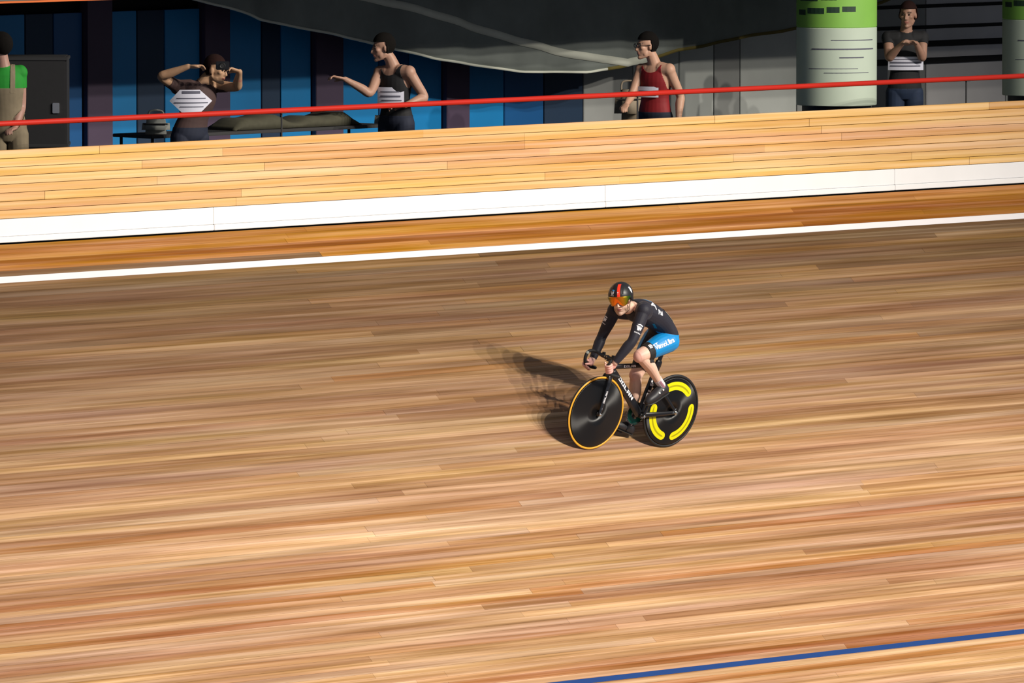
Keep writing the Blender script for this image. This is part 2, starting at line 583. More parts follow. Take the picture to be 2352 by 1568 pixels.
# fork
fork = empty('fork', Matrix.Identity(4)); fork.parent = bike
for sy in (1, -1):
    tube('fork_blade', [(0.392, sy * 0.030, 0.672), (0.412, sy * 0.047, 0.60), (0.458, sy * 0.052, 0.37), (0.468, sy * 0.052, 0.334)], [0.012, 0.011, 0.009, 0.008], 2.0, 'carbon_fork', fork)
    bm = bmesh.new()
    lathe(bm, [(0.012, 0.0), (0.012, 0.008), (0.008, 0.012), (0.004, 0.016)], Matrix.Translation(HUB_F + V(0, sy * 0.058, 0)) @ (AX_Y if sy > 0 else AX_Y @ Matrix.Rotation(math.pi, 4, 'X')), 18)
    obj('axle_nut', bm, 'steel', fork, True)
    bm = bmesh.new()
    box(bm, V(0.4555, sy * 0.058, 0.385), (0.010, 0.012, 0.018), 0.002)
    obj('blade_clip', bm, 'steel', fork)
tube('fork_crown', [(0.390, -0.034, 0.668), (0.388, 0, 0.680), (0.390, 0.034, 0.668)], [0.020, 0.024, 0.020], 1.0, 'carbon_fork', fork, hint=(1, 0, 0))
# wheels
def wheel(name, hub, gum, label):
    w = empty(name, Matrix.Translation(hub)); w.parent = bike
    w['label'] = label
    ro = 0.334
    prof = [(0.312, -0.011), (0.300, -0.0135), (0.24, -0.019), (0.12, -0.028), (0.03, -0.036), (0.03, 0.036), (0.12, 0.028), (0.24, 0.019), (0.300, 0.0135), (0.312, 0.011)]
    bm = bmesh.new()
    lathe(bm, prof, AX_Y, 96)
    obj('disc', bm, 'disc_black', w, True)
    # tyre: round section, tread band outside, sidewalls inside
    rc, rt = ro - 0.0125, 0.0125
    def arc(a0, a1, k, off=0.0):
        return [(rc + (rt + off) * math.cos(R(a)), (rt + off) * math.sin(R(a))) for a in np.linspace(a0, a1, k)]
    bm = bmesh.new()
    lathe(bm, arc(-180, 180, 25)[:-1], AX_Y, 96, closed=True)
    obj('tyre', bm, 'tyre_gum' if gum else 'rubber', w, True)
    if gum:
        bm = bmesh.new()
        lathe(bm, arc(-40, 40, 9, 0.0008) + arc(40, -40, 9, -0.001), AX_Y, 96, closed=True)
        obj('tread', bm, 'rubber', w, True)
    for sy in (1, -1):
        bm = bmesh.new()
        ax = AX_Y if sy > 0 else AX_Y @ Matrix.Rotation(math.pi, 4, 'X')
        lathe(bm, [(0.022, 0.030), (0.022, 0.042), (0.012, 0.046), (0.012, 0.052)], ax, 24)
        obj('hub', bm, 'rubber', w, True)
    return w
fw = wheel('front_wheel', HUB_F, True, 'black disc wheel with an amber tyre sidewall')
rw = wheel('rear_wheel', HUB_R, False, 'black disc wheel with yellow curved decals')
def disc_y(r):
    P = [(0.03, 0.036), (0.12, 0.028), (0.24, 0.019), (0.300, 0.0135), (0.312, 0.011)]
    for (a, ya), (b, yb) in zip(P, P[1:]):
        if a <= r <= b:
            return ya + (yb - ya) * (r - a) / (b - a)
    return 0.011
def arc_decal(r0, r1, a0, a1, m, side, off, parent=rw):
    bm = bmesh.new()
    N = 72
    prev = None
    for k in range(N + 1):
        t = k / N
        e = min(t, 1 - t) * (a1 - a0)          # rounded ends
        q = math.sqrt(max(0.0, 1 - (1 - e / 11.0) ** 2)) if e < 11 else 1.0
        rm = (r0 + r1) / 2
        h = (r1 - r0) / 2 * max(q, 0.05)
        a = R(a0 + (a1 - a0) * t)
        cur = [bm.verts.new((r * math.cos(a), side * (disc_y(r) + off), r * math.sin(a))) for r in (rm - h, rm, rm + h)]
        if prev:
            for i in range(2):
                bm.faces.new((prev[i], prev[i + 1], cur[i + 1], cur[i]))
        prev = cur
    return obj('decal', bm, m, parent)
for a0, a1 in ((44, 143), (164, 264), (279, 378)):
    for side in (1, -1):
        arc_decal(0.197, 0.272, a0, a1, 'decal_yellow', side, 0.0012)
        arc_decal(0.229, 0.244, a0 + 6, a1 - 5, 'decal_olive', side, 0.0018)
for sy in (1, -1):
    bm = bmesh.new()
    ax = Matrix.Translation(HUB_R + V(0, sy * 0.066, 0)) @ (AX_Y if sy > 0 else AX_Y @ Matrix.Rotation(math.pi, 4, 'X'))
    lathe(bm, [(0.017, 0), (0.017, 0.006), (0.012, 0.010), (0.010, 0.018), (0.005, 0.022)], ax, 8)
    obj('axle_nut', bm, 'steel', bike)
    bm = bmesh.new()
    box(bm, HUB_R + V(0.035, sy * 0.070, 0.004), (0.012, 0.008, 0.020), 0.002)
    box(bm, HUB_R + V(0.012, sy * 0.070, 0.030), (0.010, 0.006, 0.026), 0.002, Matrix.Rotation(R(-35), 3, 'Y'))
    obj('chain_tensioner', bm, 'steel', bike)
# cranks
ca = V(-0.036, 0, 0.146).normalized() * 0.165
PED_L, PED_R = BB + ca + V(0, 0.112, 0), BB - ca + V(0, -0.112, 0)
tube('crank_arm', [BB + V(0, 0.056, 0), BB + V(0, 0.064, 0) + ca * 0.5, BB + V(0, 0.072, 0) + ca], [0.009, 0.008, 0.008], 1.8)
tube('crank_arm', [BB - V(0, 0.056, 0), BB - V(0, 0.064, 0) - ca * 0.5, BB - V(0, 0.072, 0) - ca], [0.009, 0.008, 0.008], 1.8)
for sy in (1, -1):
    bm = bmesh.new()
    lathe(bm, [(0.013, 0), (0.013, 0.012), (0.009, 0.014)], Matrix.Translation(BB + V(0, sy * 0.060, 0)) @ (AX_Y if sy > 0 else AX_Y @ Matrix.Rotation(math.pi, 4, 'X')), 18)
    obj('crank_bolt', bm, 'steel', bike)
bm = bmesh.new()
NT = 50
prof = []
for k in range(NT * 4):
    prof.append((0.1035 if (k % 4) in (1, 2) else 0.0985, k / (NT * 4)))
top = [bm.verts.new((BB.x + r * math.cos(2 * math.pi * t), -0.043, BB.z + r * math.sin(2 * math.pi * t))) for r, t in prof]
bot = [bm.verts.new((BB.x + r * math.cos(2 * math.pi * t), -0.047, BB.z + r * math.sin(2 * math.pi * t))) for r, t in prof]
itop = [bm.verts.new((BB.x + 0.05 * math.cos(2 * math.pi * t), -0.043, BB.z + 0.05 * math.sin(2 * math.pi * t))) for r, t in prof]
ibot = [bm.verts.new((BB.x + 0.05 * math.cos(2 * math.pi * t), -0.047, BB.z + 0.05 * math.sin(2 * math.pi * t))) for r, t in prof]
n_ = len(prof)
for k in range(n_):
    j = (k + 1) % n_
    bm.faces.new((top[k], top[j], bot[j], bot[k])); bm.faces.new((itop[k], itop[j], ibot[j], ibot[k]))
    bm.faces.new((top[k], top[j], itop[j], itop[k])); bm.faces.new((bot[k], bot[j], ibot[j], ibot[k]))
ring = obj('chainring', bm, 'green_ring', bike)
ring['label'] = 'dark green toothed chainring'
bm = bmesh.new()
for k in range(5):
    a = 2 * math.pi * k / 5 + 0.4
    limb(bm, [BB + V(0, -0.048, 0), BB + V(0.064 * math.cos(a), -0.047, 0.064 * math.sin(a))], [0.011, 0.007], 8, 3, 0.5, (math.cos(a + 1.57), 0, math.sin(a + 1.57)))
obj('spider', bm, 'carbon', ring)
bm = bmesh.new()
SP = HUB_R + V(0, -0.045, 0)
path = []
for a in np.linspace(75, -75, 22):
    path.append(BB + V(0.1015 * math.cos(R(a)), -0.045, 0.1015 * math.sin(R(a))))
for a in np.linspace(-95, -265, 10):
    path.append(SP + V(0.030 * math.cos(R(a)), 0, 0.030 * math.sin(R(a))))
links = []
for a, b in zip(path, path[1:] + path[:1]):
    n = max(1, int(round((b - a).length / 0.0127)))
    links += [(a.lerp(b, k / n), a.lerp(b, (k + 1) / n)) for k in range(n)]
for k, (a, b) in enumerate(links):
    t = b - a
    rot = Matrix(((t.normalized().x, 0, -t.normalized().z), (0, 1, 0), (t.normalized().z, 0, t.normalized().x)))
    box(bm, (a + b) / 2, (t.length * 1.25, 0.009 if k % 2 else 0.006, 0.008), rot=rot)
chain = obj('chain', bm, 'chain', bike)
for P, sy in ((PED_L, 1), (PED_R, -1)):
    bm = bmesh.new()
    tl = Matrix.Rotation(R(24 if sy > 0 else -18), 3, 'Y')
    box(bm, P + V(0, sy * 0.008, 0), (0.075, 0.055, 0.016), 0.005, tl)
    limb(bm, [P - V(0, sy * 0.045, 0), P + V(0, sy * 0.03, 0)], [0.0055, 0.0055], 10, 2)
    obj('pedal', bm, 'rubber', bike)
# saddle
bm = bmesh.new()
limb(bm, [V(-0.345, 0, 0.945), V(-0.29, 0, 0.946), V(-0.19, 0, 0.940), V(-0.11, 0, 0.936), V(-0.065, 0, 0.931)], [0.055, 0.066, 0.040, 0.022, 0.017], 18, 4, 0.28, (0, 1, 0))
sad = obj('saddle', bm, 'tape', bike, True)
bm = bmesh.new()
for sy in (1, -1):
    limb(bm, [V(-0.30, sy * 0.022, 0.928), V(-0.27, sy * 0.022, 0.912), V(-0.17, sy * 0.022, 0.912), V(-0.11, sy * 0.012, 0.928)], [0.004] * 4, 8, 4)
obj('saddle_rails', bm, 'steel', sad, True)
# stem and handlebar
tube('stem', [(0.342, 0, 0.792), (0.375, 0, 0.808), (0.441, 0, 0.834)], [0.019, 0.019, 0.021], 1.25)
tube('head_cap', [(0.336, 0, 0.80), (0.332, 0, 0.815)], [0.018, 0.016], 1.0)
bm = bmesh.new()
for sz in (1, -1):
    box(bm, V(0.461, 0.012, 0.834 + sz * 0.012), (0.010, 0.010, 0.010), 0.002)
    box(bm, V(0.461, -0.012, 0.834 + sz * 0.012), (0.010, 0.010, 0.010), 0.002)
obj('stem_bolts', bm, 'steel', bike)
BW = 0.165
bar = empty('handlebar', Matrix.Identity(4)); bar.parent = bike
bm = bmesh.new()
limb(bm, [V(0.445, -0.115, 0.847), V(0.441, -0.05, 0.838), V(0.441, 0.05, 0.838), V(0.445, 0.115, 0.847)], [0.014, 0.018, 0.018, 0.014], 16, 4, 1.15, (0, 0, 1))
obj('bar_top', bm, 'carbon', bar, True)
for sy in (1, -1):
    pts = [V(0.443, sy * 0.10, 0.846), V(0.457, sy * 0.135, 0.854), V(0.490, sy * (BW - 0.004), 0.857), V(0.528, sy * BW, 0.840), V(0.545, sy * BW, 0.795), V(0.535, sy * BW, 0.752), V(0.50, sy * BW, 0.724), V(0.455, sy * BW, 0.710), V(0.405, sy * (BW + 0.003), 0.700)]
    if sy > 0:
        pts = [p + V(0.015, -0.015, 0) * min(1, max(0, (p.y - 0.10) / 0.05)) for p in pts]
    bm = bmesh.new()
    limb(bm, pts, [0.0135, 0.0135, 0.0145, 0.015, 0.015, 0.0155, 0.0155, 0.0155, 0.0155], 14, 5)
    obj('bar_drop', bm, 'tape', bar, True)
    bm = bmesh.new()
    limb(bm, [pts[-1] + V(0.004, 0, 0.001), pts[-1] - V(0.006, 0, 0.001)], [0.0165, 0.015], 14, 2)
    obj('bar_end_plug', bm, 'rubber', bar, True)
    bm = bmesh.new()
    box(bm, V(0.432, sy * 0.06, 0.860), (0.030, 0.022, 0.022), 0.004)
    obj('bar_riser', bm, 'carbon', bar)
    bm = bmesh.new()
    limb(bm, [pts[3] - V(0.004, 0, -0.003), pts[3] + V(0.005, 0, -0.006)], [0.0158, 0.0158], 14, 2)
    obj('bar_band', bm, 'paper_grey' if sy < 0 else 'tape', bar, True)
# lettering on the bike
def tube_text(s, size, a, b, parent, y, bold=0.0, up=None, space=1.0, m='white_print', name='lettering'):
    a, b = V(*a), V(*b)
    xd = (b - a)
    yd = up if up is not None else V(-xd.z, 0, xd.x)
    bm_ = text_mesh(s, size, bold, space=space, sub=0.02)
    return place_print(name, bm_, (a + b) / 2 + V(0, y, 0), xd, yd, m, parent, bvh_of(parent) if parent.type == 'MESH' else None, 0.0012)
def block_word(parent, a, b, h, bvh=None, m='white_print', y=0.05):
    """DOLAN in the squared block capitals on the tube, read from a to b"""
    w = 0.78
    T = 0.20
    G = {
        'D': [[(0, 0), (w, 0), (w, T), (0, T)], [(0, 1 - T), (w - .1, 1 - T), (w - .1, 1), (0, 1)], [(0, T), (T + .04, T), (T + .04, 1 - T), (0, 1 - T)], [(w - T - .04, T), (w, T), (w, 1 - T), (w - T - .04, 1 - T)]],
        'O': [[(0, 0), (w, 0), (w, T), (0, T)], [(0, 1 - T), (w, 1 - T), (w, 1), (0, 1)], [(0, T), (T + .04, T), (T + .04, 1 - T), (0, 1 - T)], [(w - T - .04, T), (w, T), (w, 1 - T), (w - T - .04, 1 - T)]],
        'L': [[(0, 0), (w, 0), (w, T + .04), (0, T + .04)], [(0, T + .04), (T + .06, T + .04), (T + .06, 1), (0, 1)]],
        'A': [[(0, 0), (T + .04, 0), (T + .04, 1), (0, 1)], [(w - T - .04, 0), (w, 0), (w, 1), (w - T - .04, 1)], [(T + .04, 1 - T), (w - T - .04, 1 - T), (w - T - .04, 1), (T + .04, 1)], [(T + .04, .34), (w - T - .04, .34), (w - T - .04, .34 + T), (T + .04, .34 + T)]],
        'N': [[(0, 0), (T + .04, 0), (T + .04, 1), (0, 1)], [(w - T - .04, 0), (w, 0), (w, 1), (w - T - .04, 1)], [(T + .04, 1), (T + .04, .66), (w - T - .04, 0), (w - T - .04, .34)]],
    }
    a, b = V(*a), V(*b)
    word = 'DOLAN'
    step = (b - a).length / len(word)
    sx = step / (w + 0.13)
    polys = []
    for i, ch in enumerate(word):
        for p in G[ch]:
            polys.append([((x - w / 2) * sx + (i + 0.5) * step - step * len(word) / 2, (yy - 0.5) * h) for x, yy in p])
    bm_ = poly_mesh(polys, 0.02)
    xd = b - a
    return place_print('lettering', bm_, (a + b) / 2 + V(0, y, 0), xd, xd.cross(V(0, -1, 0)), m, parent, bvh, 0.0015)
block_word(down, (0.275, 0, 0.661), (0.058, 0, 0.456), 0.033, bvh_of(down))
block_word(topt, (0.235, 0, 0.757), (0.085, 0, 0.760), 0.022, bvh_of(topt))
block_word(seat, (-0.105, 0, 0.405), (-0.178, 0, 0.68), 0.042, bvh_of(seat))
fb = [c for c in fork.children if c.name.startswith('fork_blade')][0]
block_word(fb, (0.449, 0.05, 0.435), (0.425, 0.05, 0.545), 0.018, bvh_of(fb))

# ------------------------------------------------------------------ people: one skinned surface each, clothes cut from it
def fuse(bm, voxel, smooth=3):
    me = bpy.data.meshes.new('body')
    bmesh.ops.recalc_face_normals(bm, faces=bm.faces)
    bm.to_mesh(me); bm.free()
    o = bpy.data.objects.new('body', me)
    COL.objects.link(o)
    md = o.modifiers.new('r', 'REMESH'); md.mode = 'VOXEL'; md.voxel_size = voxel; md.use_smooth_shade = True
    if smooth:
        sm = o.modifiers.new('s', 'SMOOTH'); sm.factor = 0.5; sm.iterations = smooth
    dg = bpy.context.evaluated_depsgraph_get()
    out = bpy.data.meshes.new_from_object(o.evaluated_get(dg))
    bpy.data.objects.remove(o)
    bpy.data.meshes.remove(me)
    return out

class Body:
    """bones: name -> (p0, p1, radius); used to say which limb, and how far along it, a point belongs to"""
    def __init__(s, me, bones):
        s.me = me
        n = len(me.vertices)
        co = np.empty(n * 3); me.vertices.foreach_get('co', co); s.co = co.reshape(-1, 3)
        no = np.empty(n * 3); me.vertices.foreach_get('normal', no); s.no = no.reshape(-1, 3)
        s.faces = [list(p.vertices) for p in me.polygons]
        s.names = list(bones)
        D = []; T = []
        for k in s.names:
            p0, p1, r = bones[k]
            p0 = np.array(p0); p1 = np.array(p1)
            d = p1 - p0
            t = ((s.co - p0) @ d) / (d @ d)
            q = p0 + np.clip(t, 0, 1)[:, None] * d
            D.append(np.linalg.norm(s.co - q, axis=1) / r); T.append(t)
        s.D = np.array(D); s.T = np.array(T)
    def t(s, k): return s.T[s.names.index(k)]
    def d(s, k): return s.D[s.names.index(k)]
    def member(s, ks):
        """positive where one of the bones ks is the closest"""
        idx = [s.names.index(k) for k in ks]
        rest = [i for i in range(len(s.names)) if i not in idx]
        return s.D[rest].min(0) - s.D[idx].min(0)
    def garment(s, name, g, off, m, parent, rim=True, thick=None):
        """the surface where g > 0, lifted by off, with a turned-in hem"""
        P = s.co + s.no * (off if thick is None else (off * np.ones(len(s.co)) + thick)[:, None])
        vid, verts, inner = {}, [], []
        def vert(i):
            if i not in vid:
                vid[i] = len(verts); verts.append(P[i]); inner.append(s.co[i] - s.no[i] * 0.002)
            return vid[i]
        def cut(i, j):
            key = (min(i, j), max(i, j))
            if key not in vid:
                f = g[i] / (g[i] - g[j])
                vid[key] = len(verts); verts.append(P[i] + (P[j] - P[i]) * f)
                inner.append(s.co[i] + (s.co[j] - s.co[i]) * f - s.no[i] * 0.002)
            return vid[key]
        faces, hem = [], []
        for f in s.faces:
            ins = [g[i] > 0 for i in f]
            if all(ins):
                faces.append([vert(i) for i in f]); continue
            if not any(ins): continue
            poly, cuts = [], []
            for k in range(len(f)):
                i, j = f[k], f[(k + 1) % len(f)]
                if ins[k]: poly.append(vert(i))
                if ins[k] != ins[(k + 1) % len(f)]:
                    c = cut(i, j); poly.append(c); cuts.append(c)
            if len(poly) >= 3: faces.append(poly)
            if len(cuts) == 2: hem.append(tuple(cuts))
        if rim:
            iv = {}
            for a, b in hem:
                for q in (a, b):
                    if q not in iv:
                        iv[q] = len(verts); verts.append(inner[q])
                faces.append([a, b, iv[b], iv[a]])
        me = bpy.data.meshes.new(name)
        me.from_pydata([tuple(v) for v in verts], [], faces)
        me.validate()
        bm = bmesh.new(); bm.from_mesh(me)
        bmesh.ops.remove_doubles(bm, verts=bm.verts, dist=1e-5)
        bm.to_mesh(me); bm.free()
        return link(name, me, m, parent, True)

def head_parts(bm, H, k=1.0):
    """H: head frame, x to the face, y left, z up, origin between the ears"""
    r3 = H.to_3x3().normalized()
    def e(c, r): ell(bm, H @ (V(*c) * k), V(*r) * k, r3)
    e((-0.015, 0, 0.03), (0.098, 0.077, 0.098))
    e((0.03, 0, -0.03), (0.066, 0.060, 0.085))
    e((0.034, 0, -0.083), (0.053, 0.044, 0.038))
    e((0.074, 0, -0.114), (0.021, 0.022, 0.019))
    for sy in (1, -1):
        limb(bm, [H @ (V(-0.005, sy * 0.052, -0.062) * k), H @ (V(0.030, sy * 0.037, -0.096) * k), H @ (V(0.070, sy * 0.010, -0.115) * k)], [0.019 * k, 0.018 * k, 0.016 * k], 10, 4)
    e((0.080, 0, 0.020), (0.016, 0.048, 0.012))
    for sy in (1, -1):
        e((0.062, sy * 0.040, -0.022), (0.026, 0.022, 0.022))
        e((-0.005, sy * 0.078, -0.012), (0.020, 0.010, 0.032))
        e((0.020, sy * 0.048, -0.075), (0.035, 0.014, 0.032))
        e((0.100, sy * 0.012, -0.043), (0.011, 0.008, 0.008))
    limb(bm, [H @ (V(0.090, 0, 0.012) * k), H @ (V(0.106, 0, -0.020) * k), H @ (V(0.113, 0, -0.040) * k)], [0.008 * k, 0.010 * k, 0.0125 * k], 10, 4)
    e((0.090, 0, -0.068), (0.012, 0.024, 0.0065))
    e((0.088, 0, -0.080), (0.012, 0.021, 0.0075))

def add_tint(me, cols):
    ca_ = me.color_attributes.new('tint', 'FLOAT_COLOR', 'POINT')
    arr = np.ones((len(me.vertices), 4)); arr[:, :3] = cols
    ca_.data.foreach_set('color', arr.ravel())

def sstep(a, b, x):
    t = np.clip((x - a) / (b - a), 0, 1)
    return t * t * (3 - 2 * t)

# ------------------------------------------------------------------ the rider
rider = tag(empty('person', RIDE), 'cyclist in black and blue skinsuit, helmet and orange visor, crouched over the track bicycle', 'person')
RINV = RIDE.inverted()
fh = V(-0.876, -0.4816, 0).normalized()
hz = V(0, 0, 1)
hx = (fh * math.cos(R(9)) - hz * math.sin(R(9)))
hy = hz.cross(hx).normalized()
hup = hx.cross(hy)
rl = Matrix.Rotation(R(4), 3, hx)
hy, hup = rl @ hy, rl @ hup
Hw = Matrix(((hx.x, hy.x, hup.x), (hx.y, hy.y, hup.y), (hx.z, hy.z, hup.z)))
Hl = RINV.to_3x3() @ Hw
HEAD = Matrix.Translation((0.405, 0.0, 1.365)) @ Hl.to_4x4()

J = dict(
    sh_l=V(0.275, 0.175, 1.305), el_l=V(0.395, 0.225, 1.055), wr_l=V(0.517, 0.180, 0.840),
    sh_r=V(0.275, -0.175, 1.22), el_r=V(0.315, -0.235, 0.965), wr_r=V(0.43, -0.185, 0.775),
    hip_l=V(-0.19, 0.095, 1.0), kn_l=V(0.160, 0.115, 0.880), an_l=V(-0.185, 0.105, 0.605),
    hip_r=V(-0.19, -0.095, 0.985), kn_r=V(-0.045, -0.092, 0.645), an_r=V(-0.085, -0.105, 0.225))
bm = bmesh.new()
tilt = lambda w, q: V(0, math.cos(q), math.sin(q)) * w
def tring(c, t, w, dpt, q):
    a = tilt(1, q)
    a = (a - t.normalized() * a.dot(t.normalized())).normalized()
    return (V(*c), a * w, t.normalized().cross(a) * dpt)
cs = [(-0.255, 0, 0.955), (-0.245, 0, 0.99), (-0.21, 0, 1.05), (-0.135, 0, 1.135), (-0.04, 0, 1.195), (0.07, 0, 1.235), (0.17, 0.0, 1.262), (0.235, 0, 1.277), (0.275, 0, 1.285)]
ws = [0.09, 0.130, 0.148, 0.138, 0.143, 0.158, 0.160, 0.125, 0.08]
ds = [0.06, 0.085, 0.098, 0.092, 0.100, 0.108, 0.103, 0.078, 0.055]
qs = [0, 0, 0.02, 0.06, 0.1, 0.16, 0.2, 0.22, 0.22]
C_ = catmull([V(*c) for c in cs], 4)
P_ = catmull([V(w, d_, q) for w, d_, q in zip(ws, ds, qs)], 4)
rings = []
for i, (c, pp) in enumerate(zip(C_, P_)):
    t = C_[min(i + 1, len(C_) - 1)] - C_[max(i - 1, 0)]
    rings.append(tring(c, t, pp.x, pp.y, pp.z))
rings_mesh(bm, rings, 28)
for sy in (1, -1):
    ell(bm, V(-0.188, sy * 0.074, 1.005), V(0.088, 0.078, 0.088))
limb(bm, [V(0.205, 0, 1.27), V(0.29, 0, 1.285), V(0.35, 0, 1.315), V(0.395, 0, 1.36)], [0.075, 0.060, 0.057, 0.055], 16, 4)
head_parts(bm, HEAD)
def arm(S, E, W, c0, q):
    limb(bm, [c0, S.lerp(c0, 0.35), S], [0.085, 0.078, 0.062], 16, 5)
    ell(bm, S + V(0.0, 0, -0.005), V(0.066, 0.062, 0.070))
    m1 = S.lerp(E, 0.45) + V(0.0, 0, 0.0)
    m2 = E.lerp(W, 0.3)
    limb(bm, [S, m1, E, m2, E.lerp(W, 0.7), W], [0.056, 0.053, 0.041, 0.044, 0.036, 0.028], 16, 6)
arm(J['sh_l'], J['el_l'], J['wr_l'], V(0.17, 0.07, 1.275), 1)
arm(J['sh_r'], J['el_r'], J['wr_r'], V(0.17, -0.07, 1.245), -1)
def leg(H, K, A, sy, bulge):
    limb(bm, [H, H.lerp(K, 0.35) + V(0, 0, 0.01), H.lerp(K, 0.75), K], [0.090, 0.090, 0.070, 0.059], 18, 6)
    ell(bm, K + bulge * 0.012, V(0.054, 0.052, 0.056))
    limb(bm, [K, K.lerp(A, 0.22) - bulge * 0.010, K.lerp(A, 0.42) - bulge * 0.016, K.lerp(A, 0.75) - bulge * 0.004, A], [0.050, 0.055, 0.054, 0.038, 0.033], 16, 5)
leg(J['hip_l'], J['kn_l'], J['an_l'], 1, V(0.75, 0, -0.55).normalized())
leg(J['hip_r'], J['kn_r'], J['an_r'], -1, V(1, 0, 0.05).normalized())
# feet inside the shoes
FL = [V(-0.225, 0.108, 0.555), V(-0.16, 0.112, 0.545), V(-0.085, 0.122, 0.505), V(-0.02, 0.128, 0.470)]
FR = [V(-0.105, -0.108, 0.135), V(-0.05, -0.112, 0.165), V(0.02, -0.118, 0.185), V(0.085, -0.120, 0.195)]
for F_, A in ((FL, J['an_l']), (FR, J['an_r'])):
    limb(bm, [A, F_[0] * 0.4 + F_[1] * 0.6], [0.033, 0.030], 14, 4)
    limb(bm, F_, [0.030, 0.032, 0.028, 0.014], 14, 4)
# hands closed round the drops
def hand(W, G, g, sy, lift):
    """W wrist, G grip centre on the bar, g bar direction (forward)"""
    g = g.normalized()
    out = V(0, sy, 0)
    up = g.cross(out) * (1 if g.cross(out).z > 0 else -1)
    out = (out - g * out.dot(g)).normalized()
    def pt(a, ang, r):
        return G + g * a + (out * math.cos(R(ang)) + up * math.sin(R(ang))) * r
    kn = []
    for i, (a, ln) in enumerate(((0.033, 1.0), (0.011, 1.06), (-0.011, 1.0), (-0.031, 0.86))):
        k0 = pt(a * 0.92, 78, 0.033)
        kn.append(k0)
        limb(bm, [pt(a * 0.8 - 0.012, 100, 0.032), k0, pt(a, 28, 0.0295 * (0.9 + 0.1 * ln)), pt(a, -28, 0.029), pt(a, -85, 0.027), pt(a - 0.001, -85 - 52 * ln, 0.026)],
             [0.0125, 0.0118, 0.0105, 0.0098, 0.0092, 0.0078], 10, 5)
    # palm: wrist to the knuckle row, thicker on the heel
    mid = (kn[0] + kn[1] + kn[2] + kn[3]) / 4
    limb(bm, [W, W.lerp(mid, 0.4) + up * 0.002, W.lerp(mid, 0.8), mid], [0.026, 0.030, 0.033, 0.026], 14, 5, 0.62, g)
    limb(bm, [W, W.lerp(pt(-0.018, 120, 0.026), 0.6), pt(-0.012, 125, 0.026)], [0.024, 0.021, 0.017], 12, 4)
    # thumb: leaves the inner side of the palm and closes over the bar towards the forefinger
    limb(bm, [W.lerp(mid, 0.35) - out * 0.012, pt(0.004, 140, 0.031), pt(0.034, 172, 0.029), pt(0.056, 205, 0.026)], [0.017, 0.0145, 0.0115, 0.0092], 12, 5)
hand(J['wr_r'], V(0.497, -BW, 0.723), V(0.85, 0, 0.5), -1, 0)
hand(J['wr_l'], V(0.556, BW - 0.015, 0.778), V(0.38, 0, 0.92), 1, 0)
me = fuse(bm, 0.0042, 3)
bones = dict(
    torso=(V(-0.22, 0, 1.02), V(0.12, 0, 1.245), 0.14), chest=(V(0.05, 0, 1.235), V(0.22, 0, 1.27), 0.13),
    neck=(V(0.27, 0, 1.285), V(0.37, 0, 1.335), 0.06), head=(HEAD @ V(0, 0, 0.03), HEAD @ V(0.04, 0, -0.08), 0.085),
    ua_l=(J['sh_l'], J['el_l'], 0.055), fa_l=(J['el_l'], J['wr_l'], 0.04), ha_l=(J['wr_l'], V(0.530, BW, 0.75), 0.035),
    ua_r=(J['sh_r'], J['el_r'], 0.055), fa_r=(J['el_r'], J['wr_r'], 0.04), ha_r=(J['wr_r'], V(0.497, -BW, 0.725), 0.035),
    th_l=(J['hip_l'], J['kn_l'], 0.085), sk_l=(J['kn_l'], J['an_l'], 0.05), ft_l=(J['an_l'], FL[2], 0.04),
    th_r=(J['hip_r'], J['kn_r'], 0.085), sk_r=(J['kn_r'], J['an_r'], 0.05), ft_r=(J['an_r'], FR[2], 0.04))
B = Body(me, bones)
HI = HEAD.inverted()
hl = np.array([tuple(HI @ Vector(c)) for c in B.co])
# skin tint
base = np.array((0.80, 0.52, 0.40)); pink = np.array((0.80, 0.42, 0.36))
cols = np.tile(base, (len(B.co), 1))
pk = np.clip(sstep(-0.1, 0.25, B.member(['ha_l', 'ha_r'])) + sstep(0.09, 0.03, np.linalg.norm(B.co - np.array(J['kn_l'] + V(0.03, 0, 0.0)), axis=1)) * 0.8 + sstep(0.09, 0.03, np.linalg.norm(B.co - np.array(J['kn_r'] + V(0.04, 0, 0)), axis=1)) * 0.7, 0, 1)
cols = cols * (1 - pk[:, None]) + pink * pk[:, None]
isH = B.member(['head']) > -0.2
beard = sstep(-0.052, -0.075, hl[:, 2]) * sstep(-0.02, 0.03, hl[:, 0]) * isH
beard *= 1 - sstep(0.03, 0.012, np.hypot(hl[:, 1], (hl[:, 2] + 0.074) * 2.2)) * (hl[:, 0] > 0.06)
side = sstep(0.03, 0.055, np.abs(hl[:, 1])) * sstep(-0.03, -0.06, hl[:, 2])
bcol = np.array((0.30, 0.19, 0.13))
bf = (beard * 0.62 + side * isH * 0.35)[:, None]
cols = cols * (1 - bf) + bcol * bf
lip = sstep(0.020, 0.012, np.hypot(hl[:, 1] * 0.75, (hl[:, 2] + 0.074) * 1.7)) * (hl[:, 0] > 0.085) * isH
cols = cols * (1 - lip[:, None]) + np.array((0.42, 0.13, 0.12)) * lip[:, None]
mth = sstep(0.004, 0.002, np.abs(hl[:, 2] + 0.0735)) * (np.abs(hl[:, 1]) < 0.022) * (hl[:, 0] > 0.08) * isH
cols = cols * (1 - 0.6 * mth[:, None])
add_tint(me, cols)
body = link('body', me, 'skin', rider, True)

